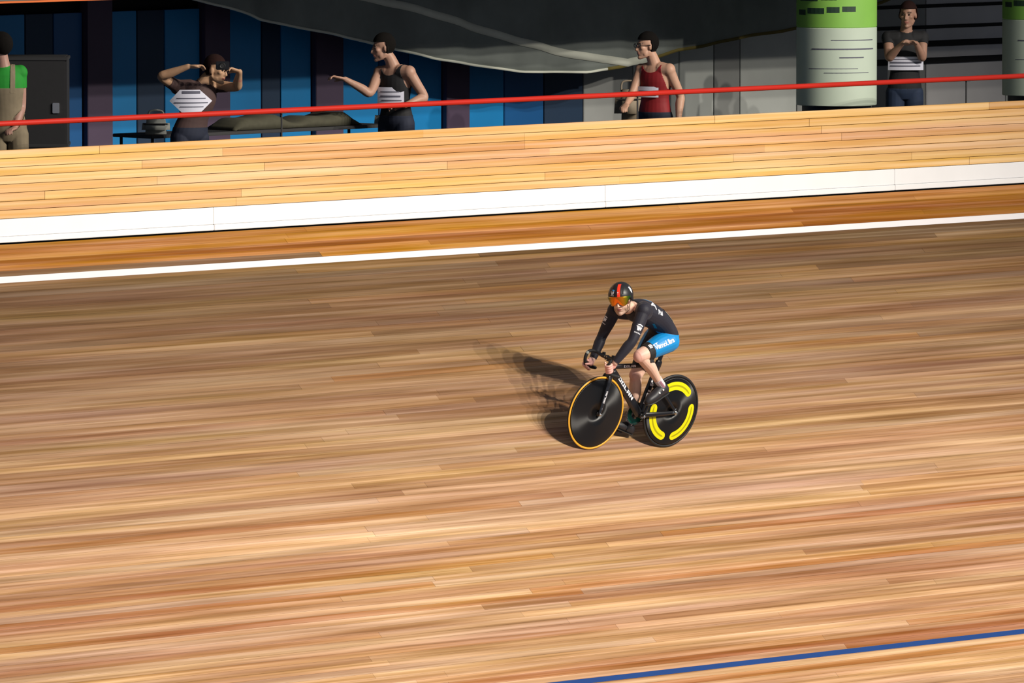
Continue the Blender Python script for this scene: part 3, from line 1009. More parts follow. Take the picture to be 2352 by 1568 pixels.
# skinsuit: sleeves and trunk black, thighs blue with black inside, black leg bands
armL = np.where(B.member(['fa_l', 'ha_l', 'ua_l']) > 0, 1, 0); armR = np.where(B.member(['fa_r', 'ha_r', 'ua_r']) > 0, 1, 0)
def wrist_cut(k, fa, ha):
    # positive up the arm from the cuff, large elsewhere
    near = (B.d(ha) < 2.4) | (B.d(fa) < 1.5)
    v_ = np.where(near & (B.t(fa) > 0.5), (0.985 - B.t(fa)) * 0.25, 1.0)
    return np.where((B.member([ha]) > 0) & ((B.t(ha) > 0.35) | (B.d(fa) > 1.3)) | ((B.member([fa, ha]) > 0) & (B.t(fa) > 0.55) & (B.d(fa) > 1.12)), -0.1, v_)
neck_ax = np.array(V(0.385, 0, 1.35) - V(0.24, 0, 1.27)); neck_ax = neck_ax / np.linalg.norm(neck_ax)
nk = (B.co - np.array((0.275, 0, 1.283))) @ neck_ax
near_neck = (np.linalg.norm(B.co - np.array((0.32, 0, 1.31)), axis=1) < 0.14) | (B.member(['head']) > 0)
near_neck &= ~((B.member(['ua_l', 'ua_r']) > 0) & (B.d('neck') > 1.25))
g_neck = np.where(near_neck & (B.d('neck') < 1.7) | (B.member(['head', 'neck']) > 0), -(nk - 0.002) , 1.0)
def thigh_cut(th, sk, tmax):
    low = B.member([sk, 'ft' + th[2:]]) > 0.0
    on = (B.member([th]) > -0.3) & (B.t(th) > 0.25)
    return np.where(low, -1.0, np.where(on, (tmax - B.t(th)) * 0.4, 1.0))
legL = thigh_cut('th_l', 'sk_l', 0.80); legR = thigh_cut('th_r', 'sk_r', 0.80)
suit = np.minimum.reduce([wrist_cut(1, 'fa_l', 'ha_l'), wrist_cut(1, 'fa_r', 'ha_r'), g_neck, legL, legR])
jersey = B.garment('skinsuit', suit, 0.0035, 'suit_black', rider)
def blue_g(th, sy, t0, t1):
    on = B.member([th]) + 0.25
    t = B.t(th)
    inner = (B.co[:, 1] * sy - (0.045 if sy > 0 else 0.105)) + sstep(0.0, 0.5, B.no[:, 2]) * (0.02 if sy > 0 else 0.0)
    top = (1.072 + 0.10 * (B.co[:, 0] + 0.2)) - B.co[:, 2]
    notarm = np.minimum(1.0, (0.40 - B.co[:, 0]))
    on = np.where(B.member(['sk' + th[2:], 'ft' + th[2:]]) > -0.15, -1.0, (B.member([th, 'torso']) + 0.25) * 0.1)
    return np.minimum.reduce([on, (t1 - t) * 0.4, top, inner, notarm])
for th, sy in (('th_l', 1), ('th_r', -1)):
    o = B.garment('thigh_panel', blue_g(th, sy, 0.10, 0.70), 0.0055, 'suit_blue', rider)
    o['label'] = 'bright blue thigh panel of the skinsuit'
    on = np.where((B.member([th]) > -0.25) & (B.member(['sk' + th[2:], 'ft' + th[2:]]) < 0), 1, -1)
    g = np.minimum((B.t(th) - 0.66) * 0.4, (0.815 - B.t(th)) * 0.4)
    g = np.where(on > 0, g, -1)
    o = B.garment('leg_band', g, 0.007, 'band_black', rider)
for sk, ft in (('sk_l', 'ft_l'), ('sk_r', 'ft_r')):
    on = B.member([sk, ft])
    o = B.garment('sock', np.where(on > 0, np.minimum((B.t(sk) - 0.80) * 0.4, (0.55 - B.t(ft)) * 0.15), -1), 0.003, 'sock', rider)
for sg, w_, m_ in ((0.006, 0.009, 'sock_mauve'),):
    on = B.member(['sk_l', 'ft_l'])
    ax_ = np.array((J['an_l'] - J['kn_l']).normalized())
    rel = B.co - np.array(J['an_l'])
    fw_ = np.cross(ax_, np.array((0, 1, 0)))
    acr = rel @ fw_
    g = np.minimum.reduce([np.where(on > 0, 1, -1), w_ - np.abs(acr - sg), B.no[:, 1] * 0.1, (B.t('sk_l') - 0.82) * 0.4, (0.4 - B.t('ft_l')) * 0.15])
    B.garment('sock_stripe', g, 0.0042, m_, rider)
# collar edge
g = np.where(g_neck < 0.9, np.minimum(g_neck + 0.002, 0.007 - g_neck), -1)
B.garment('collar', g, 0.0055, 'band_black', rider)

# shoes
def shoe(F_, A, sy, ped, name='shoe'):
    a = F_[0]; b = F_[-1]
    fwd = (b - a).normalized()
    side = V(0, 1, 0); side = (side - fwd * side.dot(fwd)).normalized()
    up = fwd.cross(side)
    if up.dot(A - a) < 0: up = -up
    L = (b - a).length
    o0 = a
    def P(x, y, z): return o0 + fwd * x + side * y + up * z
    # lofted upper: sections from heel to toe (x, half width, bottom, top)
    sec = [(-0.044, 0.014, -0.028, 0.020), (-0.035, 0.030, -0.034, 0.050), (-0.01, 0.038, -0.036, 0.066), (0.035, 0.040, -0.036, 0.070), (0.08, 0.043, -0.036, 0.064), (0.13, 0.047, -0.036, 0.050), (0.175, 0.044, -0.036, 0.042), (0.215, 0.036, -0.035, 0.030), (0.244, 0.020, -0.031, 0.006)]
    s_ = (L + 0.062) / 0.282
    rings = []
    for x, w, z0, z1 in sec:
        rings.append((P(x * s_, 0, (z0 + z1) / 2), side * w, up * (z1 - z0) / 2))
    bm = bmesh.new()
    cc = catmull([r[0] for r in rings], 3); aa = catmull([r[1] for r in rings], 3); bb = catmull([r[2] for r in rings], 3)
    rings_mesh(bm, list(zip(cc, aa, bb)), 20)
    sh = obj(name, bm, 'shoe', rider, True)
    bm = bmesh.new()
    pr = []
    for x, w, z0, z1 in sec:
        pr.append((P(x * s_ * 1.01, 0, z0 * 0.94), side * (w * 0.97), up * 0.007))
    cc = catmull([r[0] for r in pr], 3); aa = catmull([r[1] for r in pr], 3); bb = catmull([r[2] for r in pr], 3)
    rings_mesh(bm, list(zip(cc, aa, bb)), 16)
    obj('sole', bm, 'sole', sh, True)
    outer = side * sy
    for x, zz in ((0.045, 0.036), (0.095, 0.028)):
        bm = bmesh.new()
        wv = 0.0365
        c = o0 + fwd * x * s_ + outer * wv * 0.93 + up * zz
        ax = Matrix.Translation(c) @ (outer * 0.8 + up * 0.6).to_track_quat('Z', 'Y').to_matrix().to_4x4()
        lathe(bm, [(0.0115, -0.006), (0.0115, 0.005), (0.009, 0.009), (0.004, 0.0095)], ax, 16)
        obj('closure_dial', bm, 'steel', sh, False)
    bm = bmesh.new()
    box(bm, P(0.125 * s_, 0, -0.046), (0.05, 0.035, 0.012), 0.003, Matrix((fwd, side, up)).transposed())
    obj('cleat', bm, 'rubber', sh)
    return sh
shoe(FL, J['an_l'], 1, PED_L); shoe(FR, J['an_r'], -1, PED_R)

# helmet, visor and strap in the head frame
helm = empty('helmet', HEAD); helm.parent = rider; helm.matrix_parent_inverse = Matrix.Identity(4); helm.matrix_local = HEAD
helm['label'] = 'black aero helmet with a red stripe and orange mirrored visor'
HC = V(-0.012, 0, 0.035)
HR = V(0.134, 0.108, 0.116)
def hsurf(az, el_, k=1.0):
    """az 0 front, + left; el from the horizon"""
    d_ = V(math.cos(el_) * math.cos(az), math.cos(el_) * math.sin(az), math.sin(el_))
    r_ = 1.0 + 0.07 * max(0, -math.cos(az)) * math.cos(el_)      # fuller tail
    return HC + V(d_.x * HR.x, d_.y * HR.y, d_.z * HR.z) * r_ * k
def brim(az):
    """elevation of the lower edge round the head"""
    c = math.cos(az)
    if c > 0:
        return R(2 - 24 * (1 - c) ** 1.2)
    return R(-22 - 18 * min(1, -c * 1.4))
bm = bmesh.new()
NA, NE = 64, 18
grid = []
for j in range(NE + 1):
    rowv = []
    for i in range(NA):
        az = 2 * math.pi * i / NA
        e0 = brim(az)
        e1 = e0 + (R(89.5) - e0) * j / NE
        rowv.append(bm.verts.new(hsurf(az, e1)))
    grid.append(rowv)
inn = [bm.verts.new(hsurf(2 * math.pi * i / NA, brim(2 * math.pi * i / NA), 0.9)) for i in range(NA)]
inn2 = [bm.verts.new(hsurf(2 * math.pi * i / NA, R(35), 0.92)) for i in range(NA)]
for j in range(NE):
    for i in range(NA):
        k = (i + 1) % NA
        bm.faces.new((grid[j][i], grid[j][k], grid[j + 1][k], grid[j + 1][i]))
bm.faces.new(grid[-1])
for i in range(NA):
    k = (i + 1) % NA
    bm.faces.new((grid[0][i], inn[i], inn[k], grid[0][k]))
    bm.faces.new((inn[i], inn2[i], inn2[k], inn[k]))
shell = obj('shell', bm, 'helmet', helm, True)
def hpatch(name, fn, m, nu=10, nv=10, k=1.012, parent=None):
    """fn(u, v) -> (az, el)"""
    bm = bmesh.new()
    g_ = [[bm.verts.new(hsurf(*fn(i / nu, j / nv), k)) for i in range(nu + 1)] for j in range(nv + 1)]
    for j in range(nv):
        for i in range(nu):
            bm.faces.new((g_[j][i], g_[j][i + 1], g_[j + 1][i + 1], g_[j + 1][i]))
    return obj(name, bm, m, parent or helm, True)
def ypatch(name, y0, y1, e0, e1, m, k=1.012, ky=None):
    """strip running front to back between side offsets y0..y1 (fractions of half width)"""
    def fn(u, v):
        e = R(e0 + (e1 - e0) * v)
        y = y0 + (y1 - y0) * u
        if ky: y += ky(v)
        s_ = max(-0.99, min(0.99, y / max(0.05, math.cos(e))))
        return math.asin(s_), e
    return hpatch(name, fn, m, 6, 16, k)
ypatch('red_stripe', 0.03, 0.27, 5, 66, 'helmet_red')
ypatch('vent', 0.44, 0.52, 16, 46, 'helmet_vent', 1.006)
ypatch('vent', -0.62, -0.55, 16, 46, 'helmet_vent', 1.006)
# emblem on the brow: a blue swoosh over a white chevron, with a small word line below
def hpoly(name, polys, az0, el0, m, k=1.014, sc=1.0):
    bm_ = poly_mesh([[(x * sc, y * sc) for x, y in q] for q in polys], 0.006)
    for v in bm_.verts:
        p = hsurf(az0 + v.co.x / 0.115, el0 + v.co.y / 0.115, k)
        v.co = p
    me_ = bpy.data.meshes.new(name); bm_.to_mesh(me_); bm_.free()
    return link(name, me_, m, helm)
hpoly('emblem_swoosh', [[(-0.014, 0.012), (-0.006, 0.019), (0.010, 0.019), (0.017, 0.013), (0.012, 0.009), (0.002, 0.013), (-0.008, 0.014)]], R(-24), R(24), 'sky_print', sc=1.4)
hpoly('emblem_chevron', [[(-0.020, 0.009), (-0.012, 0.010), (-0.003, -0.004), (0.002, -0.012), (-0.006, -0.013)], [(0.002, -0.012), (-0.003, -0.004), (0.000, 0.010), (0.005, 0.010), (0.006, -0.002)], [(0.006, -0.012), (0.007, 0.010), (0.014, 0.010), (0.012, -0.004)]], R(-24), R(23), 'white_print', sc=1.4)
hpoly('emblem_word', [[(-0.016 + 0.0055 * i, -0.002), (-0.0118 + 0.0055 * i, -0.002), (-0.0118 + 0.0055 * i, 0.0025), (-0.016 + 0.0055 * i, 0.003)] for i in range(6)], R(-24), R(11), 'white_print', sc=1.2)
hpoly('stripe_mark', [[(-0.006, 0), (0.0, 0.006), (0.005, 0.004), (0.005, -0.003), (-0.001, -0.004)], [(-0.004, -0.010), (0.004, -0.012), (0.003, -0.014), (-0.005, -0.011)]], R(6), R(24), 'white_print', 1.018)
hpoly('side_mark', [[(-0.012, 0.022), (-0.004, 0.018), (0.004, 0.024), (0.009, 0.002), (0.004, -0.020), (-0.006, -0.010), (-0.010, -0.002)]], R(84), R(22), 'white_print', sc=1.6)
# visor: wrapped lens under the brim with a nose notch
def vis(az, f):
    top = R(6) - R(10) * (1 - math.cos(az)) ** 1.2
    a = abs(az)
    low = -0.023 - 0.018 * math.exp(-((a - R(30)) / R(20)) ** 2) + 0.016 * math.exp(-(a / R(9)) ** 2) + 0.095 * max(0, (a - R(38)) / R(45)) ** 1.4
    p0 = hsurf(az, top, 1.035)
    k = 1.045
    x, y = HC.x + HR.x * k * math.cos(az), HC.y + HR.y * k * math.sin(az)
    p1 = V(x - 0.012, y * 0.94, low)
    p = p0.lerp(p1, f)
    out = V(math.cos(az), math.sin(az), 0) * 0.006 * math.sin(math.pi * f)
    return p + out
bm = bmesh.new()
NA2, NF = 40, 10
azs = [R(-68) + R(136) * i / NA2 for i in range(NA2 + 1)]
for q in (0, 1):
    pass
g1 = [[bm.verts.new(vis(a, j / NF)) for a in azs] for j in range(NF + 1)]
g2 = [[bm.verts.new(vis(a, j / NF) - V(math.cos(a), math.sin(a), 0) * 0.003) for a in azs] for j in range(NF + 1)]
for j in range(NF):
    for i in range(NA2):
        bm.faces.new((g1[j][i], g1[j][i + 1], g1[j + 1][i + 1], g1[j + 1][i]))
        bm.faces.new((g2[j][i + 1], g2[j][i], g2[j + 1][i], g2[j + 1][i + 1]))
for j in range(NF):
    for i in (0, NA2):
        bm.faces.new((g1[j][i], g1[j + 1][i], g2[j + 1][i], g2[j][i]))
for i in range(NA2):
    for j in (0, NF):
        bm.faces.new((g1[j][i], g1[j][i + 1], g2[j][i + 1], g2[j][i]))
visor = obj('visor', bm, 'visor', helm, True)
visor['label'] = 'orange mirrored visor with green edges'
for sy in (1, -1):
    bm = bmesh.new()
    limb(bm, [V(0.026, sy * 0.092, -0.010), V(0.020, sy * 0.080, -0.06), V(0.022, sy * 0.068, -0.100), V(0.036, sy * 0.020, -0.131)], [0.009, 0.007, 0.006, 0.006], 8, 5, 0.35, (1, 0, 0))
    obj('chin_strap', bm, 'strap', helm, True)
    bm = bmesh.new()
    ell(bm, V(-0.02, sy * 0.100, 0.0), V(0.030, 0.008, 0.026))
    obj('ear_guard', bm, 'helmet', helm, True)

# prints on the suit
BJ = bvh_of(jersey)
BT = {}
for ch in rider.children:
    if ch.name.startswith('thigh_panel') and ch.data.vertices[0].co.y > 0: BT['l'] = bvh_of(ch)
    if ch.name.startswith('leg_band') and ch.data.vertices[0].co.y > 0: BT['b'] = bvh_of(ch)
def logo_polys(k, mirror=1):
    p = [[(-0.030, 0.030), (0.0, 0.040), (0.030, 0.033), (0.026, 0.022), (0.002, 0.028), (-0.016, 0.026)],
         [(-0.032, 0.018), (-0.014, 0.020), (-0.002, -0.004), (0.002, -0.024), (-0.014, -0.024), (-0.020, 0.0)],
         [(0.002, -0.024), (-0.002, -0.004), (-0.006, 0.018), (0.006, 0.019), (0.012, -0.004)], [(0.012, -0.022), (0.012, 0.016), (0.026, 0.015), (0.024, -0.012)]]
    return [[(x * k * mirror, y * k) for x, y in q] for q in p]
nl = {'l': V(0.25, 1, 0.1).normalized(), 'r': V(0.95, 0.15, 0.25).normalized()}
def arm_print(sh, el_, t, nrm, k, key):
    ax = (sh - el_).normalized()
    nrm = (nrm - ax * nrm.dot(ax)).normalized()
    xd = ax.cross(nrm)
    c = el_.lerp(sh, t)
    place_print('sleeve_logo', poly_mesh(logo_polys(k), 0.008), c + nrm * 0.02, xd, ax, 'white_print', rider, BJ, 0.002)
    word = [[(-0.030 + 0.011 * i, -0.005 + 0.002 * (i % 2)), (-0.021 + 0.011 * i, -0.006), (-0.021 + 0.011 * i, 0.004), (-0.030 + 0.011 * i, 0.007 - 0.003 * (i % 3))] for i in range(6)]
    place_print('sleeve_word', poly_mesh([[(x * k, y * k) for x, y in q] for q in word], 0.008), c + nrm * 0.02 - ax * 0.047 * k, xd, ax, 'white_print', rider, BJ, 0.002)
arm_print(J['sh_l'], J['el_l'], 0.38, V(0.55, 1, 0.1), 0.95, 'l')
arm_print(J['sh_r'], J['el_r'], 0.60, V(1.0, -0.15, 0.2), 0.8, 'r')
# thigh word, running from the hip down to the knee
th = (J['hip_l'] - J['kn_l']).normalized()
nrm = V(0, 1, 0)
yd = nrm.cross(th)
if yd.z < 0: yd = -yd
c = J['kn_l'].lerp(J['hip_l'], 0.62) + V(0, 0.08, 0.0)
xdir = yd.cross(nrm)
place_print('thigh_word', text_mesh('VamoUltra', 0.058, 0.0016, sub=0.010, space=0.86), c + yd * 0.048 + xdir * 0.014, xdir, yd, 'white_print', rider, BT['l'], 0.002)
place_print('thigh_swoosh', poly_mesh([[(-0.035, 0.0), (-0.012, 0.016), (0.022, 0.018), (0.030, 0.010), (0.012, 0.004), (-0.008, 0.006)]], 0.008), c + yd * 0.092 - xdir * 0.085, xdir, yd, 'white_print', rider, BT['l'], 0.002)
place_print('band_word', text_mesh('IBI', 0.040, 0.0016, sub=0.010), J['kn_l'].lerp(J['hip_l'], 0.265) + V(0.02, 0.04, 0.06), V(-0.1, 0.8, -0.42), th, 'white_print', rider, BT['b'], 0.002)
# back and flank prints
place_print('flank_word', text_mesh('Pai', 0.060, 0.0022, sub=0.010), V(0.03, 0.13, 1.27), V(-1, 0.1, -0.15), V(-0.35, -0.45, 1), 'white_print', rider, BJ, 0.002)
place_print('shoulder_word', text_mesh('A', 0.105, 0.003, sub=0.010), V(0.10, 0.105, 1.33), V(-0.85, 0.45, -0.25), V(-0.30, -0.65, 0.70), 'white_print', rider, BJ, 0.002)
place_print('shoulder_flash', poly_mesh([[(-0.06, 0), (0.05, 0.018), (0.06, 0.0), (0.0, -0.016)]], 0.01), V(0.105, 0.040, 1.36), V(-0.9, 0.3, -0.25), V(-0.2, -0.75, 0.6), 'sky_print', rider, BJ, 0.002)
for (x0, z0, ln) in ((0.03, 1.145, 0.11), (0.11, 1.135, 0.07)):
    place_print('flank_flash', poly_mesh([[(-ln / 2, -0.004), (ln / 2 - 0.012, -0.010), (ln / 2, 0.002), (-ln / 2 + 0.012, 0.009)]], 0.012), V(x0, 0.10, z0), V(-1, 0, -0.55), V(-0.5, 0, 1), 'suit_teal', rider, BJ, 0.002)
# race number on the lower back
place_print('race_number', poly_mesh([[(-0.085, -0.07), (0.085, -0.07), (0.085, 0.07), (-0.085, 0.07)]], 0.012), V(-0.17, 0.035, 1.24), V(-0.70, 0, -0.7), V(0.0, -1, 0.35), 'paper_grey', rider, BJ, 0.004)

# ------------------------------------------------------------------ the walkway behind the fence
FZ = Z0 - 0.08
bm = bmesh.new()
box(bm, V(2, Y0 + 1.76, FZ - 0.06), (36, 3.32, 0.12))
tag(obj('floor_walkway', bm, 'concrete'), 'grey concrete walkway behind the wooden fence', 'floor', kind='structure')
bm = bmesh.new()
box(bm, V(2, Y0 + 2.05, Z0 + 2.22), (36, 3.1, 0.34))
ceil = tag(obj('ceiling', bm, 'slab_grey'), 'underside and front edge of a grey upper gallery', 'ceiling', kind='structure')
bm = bmesh.new()
box(bm, V(2, Y0 + 0.488, Z0 + 2.04), (36, 0.03, 0.016))
obj('edge_strip', bm, 'orange', ceil)['label'] = 'orange strip along the gallery edge'
M['back_dark'] = mat('back_dark', (0.006, 0.006, 0.007), 0.9)
bm = bmesh.new()
box(bm, V(4, Y0 + 3.42, Z0 + 1.0), (32, 0.12, 2.3))
wb = tag(obj('wall_back', bm, 'back_dark'), 'dark rear wall clad with blue and grey upright panels', 'wall', kind='structure')

M['panel_blue'] = mat('panel_blue', (0.0, 0.20, 0.50), 0.5, noise=0.25, nscale=1.2)
M['panel_blue_deep'] = mat('panel_blue_deep', (0.0, 0.085, 0.27), 0.5, noise=0.25, nscale=1.2)
M['panel_navy'] = mat('panel_navy', (0.006, 0.028, 0.07), 0.6, noise=0.25, nscale=1.2)
M['pillar_plum'] = mat('pillar_plum', (0.065, 0.040, 0.080), 0.6, noise=0.2, nscale=2)
M['panel_grey'] = mat('panel_grey', (0.60, 0.63, 0.60), 0.6, noise=0.25, nscale=1.5)
M['panel_grey_dark'] = mat('panel_grey_dark', (0.34, 0.35, 0.34), 0.6, noise=0.25, nscale=1.5)
M['panel_ash'] = mat('panel_ash', (0.66, 0.65, 0.66), 0.6, noise=0.2, nscale=1.5)
def panel(x0, x1, z0, z1, m, y=3.2, th=0.05, name='panel', parent=wb):
    return box_obj(name, V((x0 + x1) / 2, Y0 + y + th / 2, Z0 + (z0 + z1) / 2), (x1 - x0 - 0.012, th, z1 - z0), m, parent, 0.004)
for x0, x1, m in ((-6.5, -5.2, 'panel_navy'), (-5.2, -3.9, 'panel_blue'), (-3.9, -2.75, 'panel_navy'), (-2.75, -2.25, 'panel_blue'), (-2.25, -1.9, 'panel_navy'), (-1.9, -1.535, 'panel_blue_deep'), (-1.207, -0.85, 'panel_blue'),
                  (-0.85, -0.50, 'panel_navy'), (-0.50, -0.044, 'panel_blue'), (0.293, 0.75, 'panel_blue'), (0.75, 1.0, 'panel_navy'), (1.0, 1.401, 'panel_blue'), (1.776, 2.3, 'panel_blue'), (2.3, 2.7, 'panel_blue_deep'),
                  (2.7, 3.148, 'panel_blue'), (3.474, 4.0, 'panel_blue'), (4.0, 4.55, 'panel_blue_deep'), (4.55, 5.1, 'panel_navy')):
    panel(x0, x1, -0.08, 1.80, m)
for x0, x1 in ((-1.535, -1.207), (-0.044, 0.293), (1.401, 1.776), (3.148, 3.474)):
    panel(x0, x1, -0.08, 1.95, 'pillar_plum', 3.14, 0.10, 'pillar')
for x0, x1, m in ((5.1, 5.8, 'panel_grey_dark'), (5.8, 6.46, 'panel_grey'), (6.46, 6.96, 'panel_grey'), (6.96, 7.34, 'panel_grey_dark'), (7.34, 8.17, 'panel_grey'), (8.17, 9.3, 'panel_grey_dark'),
                  (9.3, 10.1, 'panel_grey_dark'), (10.1, 11.33, 'panel_ash'), (11.33, 13.0, 'panel_grey'), (13.0, 15.5, 'panel_grey_dark')):
    panel(x0, x1, -0.08, 1.95, m)
for k, h in enumerate((1.56, 1.35, 1.17, 1.0)):
    o = panel(8.9, 14.0, h, h + (0.035 if k < 2 else 0.06), 'back_dark', 3.17, 0.03, 'slat')
# draped cloth hanging in a swag from the gallery
M['drape'] = mat('drape', (0.20, 0.225, 0.21), 0.85, noise=0.55, nscale=1.6)
M['drape_pale'] = mat('drape_pale', (0.62, 0.64, 0.55), 0.8, noise=0.25, nscale=3)
M['drape_olive'] = mat('drape_olive', (0.14, 0.11, 0.02), 0.8, noise=0.25, nscale=3)
HEM = [(-1.0, 1.95), (-0.5, 1.85), (-0.04, 1.72), (1.2, 1.506), (2.24, 1.295), (3.4, 1.14), (4.3, 1.11), (5.0, 1.17), (5.59, 1.283), (6.4, 1.37), (7.28, 1.45), (8.2, 1.60), (9.0, 1.78), (9.6, 1.95)]
BAND = [(0.9, 1.94), (1.37, 1.864), (1.83, 1.78), (2.6, 1.60), (3.356, 1.410), (4.1, 1.265), (4.858, 1.165), (5.3, 1.20)]
def lerp_pts(P, x):
    for (a, ya), (b, yb) in zip(P, P[1:]):
        if a <= x <= b:
            return ya + (yb - ya) * (x - a) / (b - a)
    return P[-1][1]
def fold(x, h):
    return 0.030 * math.sin(x * 5.1 + 0.6 * math.sin(x * 1.7)) + 0.018 * math.sin(x * 11.3 + h)
def cloth_strip(name, xs, lo, hi, m, parent, yo, th, nv=10):
    bm = bmesh.new()
    gs = []
    for s_ in (0, th):
        g_ = []
        for x in xs:
            a, b = lo(x), hi(x)
            g_.append([bm.verts.new((x, Y0 + 2.4 + yo + s_ + fold(x, a + (b - a) * j / nv), Z0 + a + (b - a) * j / nv)) for j in range(nv + 1)])
        gs.append(g_)
    n = len(xs)
    for i in range(n - 1):
        for j in range(nv):
            for g_ in gs:
                bm.faces.new((g_[i][j], g_[i + 1][j], g_[i + 1][j + 1], g_[i][j + 1]))
        for j in (0, nv):
            bm.faces.new((gs[0][i][j], gs[0][i + 1][j], gs[1][i + 1][j], gs[1][i][j]))
    for i in (0, n - 1):
        for j in range(nv):
            bm.faces.new((gs[0][i][j], gs[0][i][j + 1], gs[1][i][j + 1], gs[1][i][j]))
    return obj(name, bm, m, parent, True)
xs = list(np.arange(-0.95, 9.56, 0.06))
drape = cloth_strip('hanging_drape', xs, lambda x: lerp_pts(HEM, x), lambda x: 2.04, 'drape', None, 0, 0.012)
tag(drape, 'dark grey cloth swag hanging over the blue rear panels', 'drape')
cloth_strip('hem', [x for x in xs if x < 4.6], lambda x: lerp_pts(HEM, x) - 0.012, lambda x: lerp_pts(HEM, x) + 0.010, 'drape_pale', drape, -0.006, 0.024, 1)
cloth_strip('hem', [x for x in xs if x > 4.55], lambda x: lerp_pts(HEM, x) - 0.014, lambda x: lerp_pts(HEM, x) + 0.016, 'drape_olive', drape, -0.006, 0.024, 1)
cloth_strip('sewn_band', [x for x in xs if 0.95 < x < 5.2], lambda x: lerp_pts(BAND, x) - 0.02, lambda x: min(1.95, lerp_pts(BAND, x) + 0.055), 'drape_pale', drape, -0.008, 0.006, 2)

# printed promotional columns, green over white, on black pedestals
M['banner_green'] = mat('banner_green', (0.24, 0.52, 0.08), 0.6, noise=0.15, nscale=3)
M['banner_white'] = mat('banner_white', (0.55, 0.64, 0.52), 0.6, noise=0.08, nscale=3)
M['banner_dark'] = mat('banner_dark', (0.014, 0.045, 0.022), 0.6)
M['bib_ink'] = mat('bib_ink', (0.10, 0.10, 0.14), 0.7)
M['pedestal'] = mat('pedestal', (0.008, 0.012, 0.024), 0.6)
TOW = math.atan2(-0.6921, -0.7218)
def promo(x, y, label):
    rt = tag(empty('promo_column', V(x, Y0 + y, FZ)), label, 'banner', 'green and white promotional columns')
    z0, zg, z1 = 0.86, 1.605, 2.1
    def cyl(name, a, b, r, m, segs=48):
        bm = bmesh.new()
        lathe(bm, [(r * 0.985, a), (r, a + 0.006), (r, b - 0.006), (r * 0.985, b)], Matrix.Identity(4), segs)
        o_ = obj(name, bm, m, rt, True)
        o_.data.set_sharp_from_angle(angle=R(25))
        return o_
    cyl('pedestal', 0.0, z0, 0.33, 'pedestal')
    wh = cyl('lower_print', z0, zg, 0.385, 'banner_white')
    gr = cyl('upper_print', zg, z1, 0.385, 'banner_green')
    def marks(parent, rows, m):
        bm = bmesh.new()
        for a0, a1, h0, h1 in rows:
            n = max(2, int(abs(a1 - a0) / 6))
            prev = None
            for k in range(n + 1):
                a = TOW + R(a0 + (a1 - a0) * k / n)
                cur = [bm.verts.new((0.3868 * math.cos(a), 0.3868 * math.sin(a), h)) for h in (h0, h1)]
                if prev: bm.faces.new((prev[0], cur[0], cur[1], prev[1]))
                prev = cur
        return obj('print', bm, m, parent)
    marks(gr, [(-70, -52, 1.725, 1.775), (-48, -20, 1.74, 1.795), (-16, 2, 1.75, 1.805), (6, 26, 1.76, 1.81), (-66, -30, 1.86, 1.91), (-24, -2, 1.87, 1.92)], 'banner_dark')
    marks(wh, [(-10, 60, 1.485, 1.493), (-40, 62, 1.398, 1.410), (2, 40, 1.318, 1.330), (-45, 30, 1.215, 1.221), (-20, 50, 1.175, 1.181)], 'bib_ink')
    return rt
promo(6.27, 0.98, 'green and white printed column left of the person in black')
promo(9.28, 0.98, 'green and white printed column cut by the right picture edge')

# ------------------------------------------------------------------ spectators (local x to the picture's right, y away, z up)
RV, AW = V(0.6921, -0.7218, 0), V(0.7218, 0.6921, 0)
M['cotton_green'] = mat('cotton_green', (0.004, 0.20, 0.012), 0.8, noise=0.15)
M['tan_cloth'] = mat('tan_cloth', (0.17, 0.135, 0.085), 0.85, noise=0.2)
M['maroon'] = mat('maroon_cloth', (0.055, 0.028, 0.026), 0.8, noise=0.2)
M['navy_cloth'] = mat('navy_cloth', (0.008, 0.012, 0.030), 0.8, noise=0.2)
M['black_cloth'] = mat('black_cloth', (0.008, 0.008, 0.010), 0.8, noise=0.2)
M['red_cloth'] = mat('red_cloth', (0.22, 0.004, 0.008), 0.7, noise=0.15)
M['denim'] = mat('denim', (0.010, 0.022, 0.055), 0.8, noise=0.25)
M['hair_dark'] = mat('hair_dark', (0.006, 0.005, 0.0045), 0.95, spec=0.1, noise=0.3, nscale=50)
M['hair_brown'] = mat('hair_brown', (0.020, 0.009, 0.008), 0.95, spec=0.1, noise=0.3, nscale=50)
M['bib_white'] = mat('bib_white', (0.62, 0.62, 0.72), 0.7)
M['eye'] = mat('eye', (0.02, 0.015, 0.012), 0.2)
M['trainer'] = mat('trainer', (0.25, 0.25, 0.27), 0.7)
M['phone'] = mat('phone', (0.01, 0.01, 0.012), 0.25)
M['bag_pale'] = mat('bag_pale', (0.30, 0.31, 0.29), 0.8, noise=0.2)
M['bag_beige'] = mat('bag_beige', (0.26, 0.21, 0.15), 0.8, noise=0.2)
M['olive_cloth'] = mat('olive_cloth', (0.055, 0.052, 0.032), 0.9, noise=0.25)

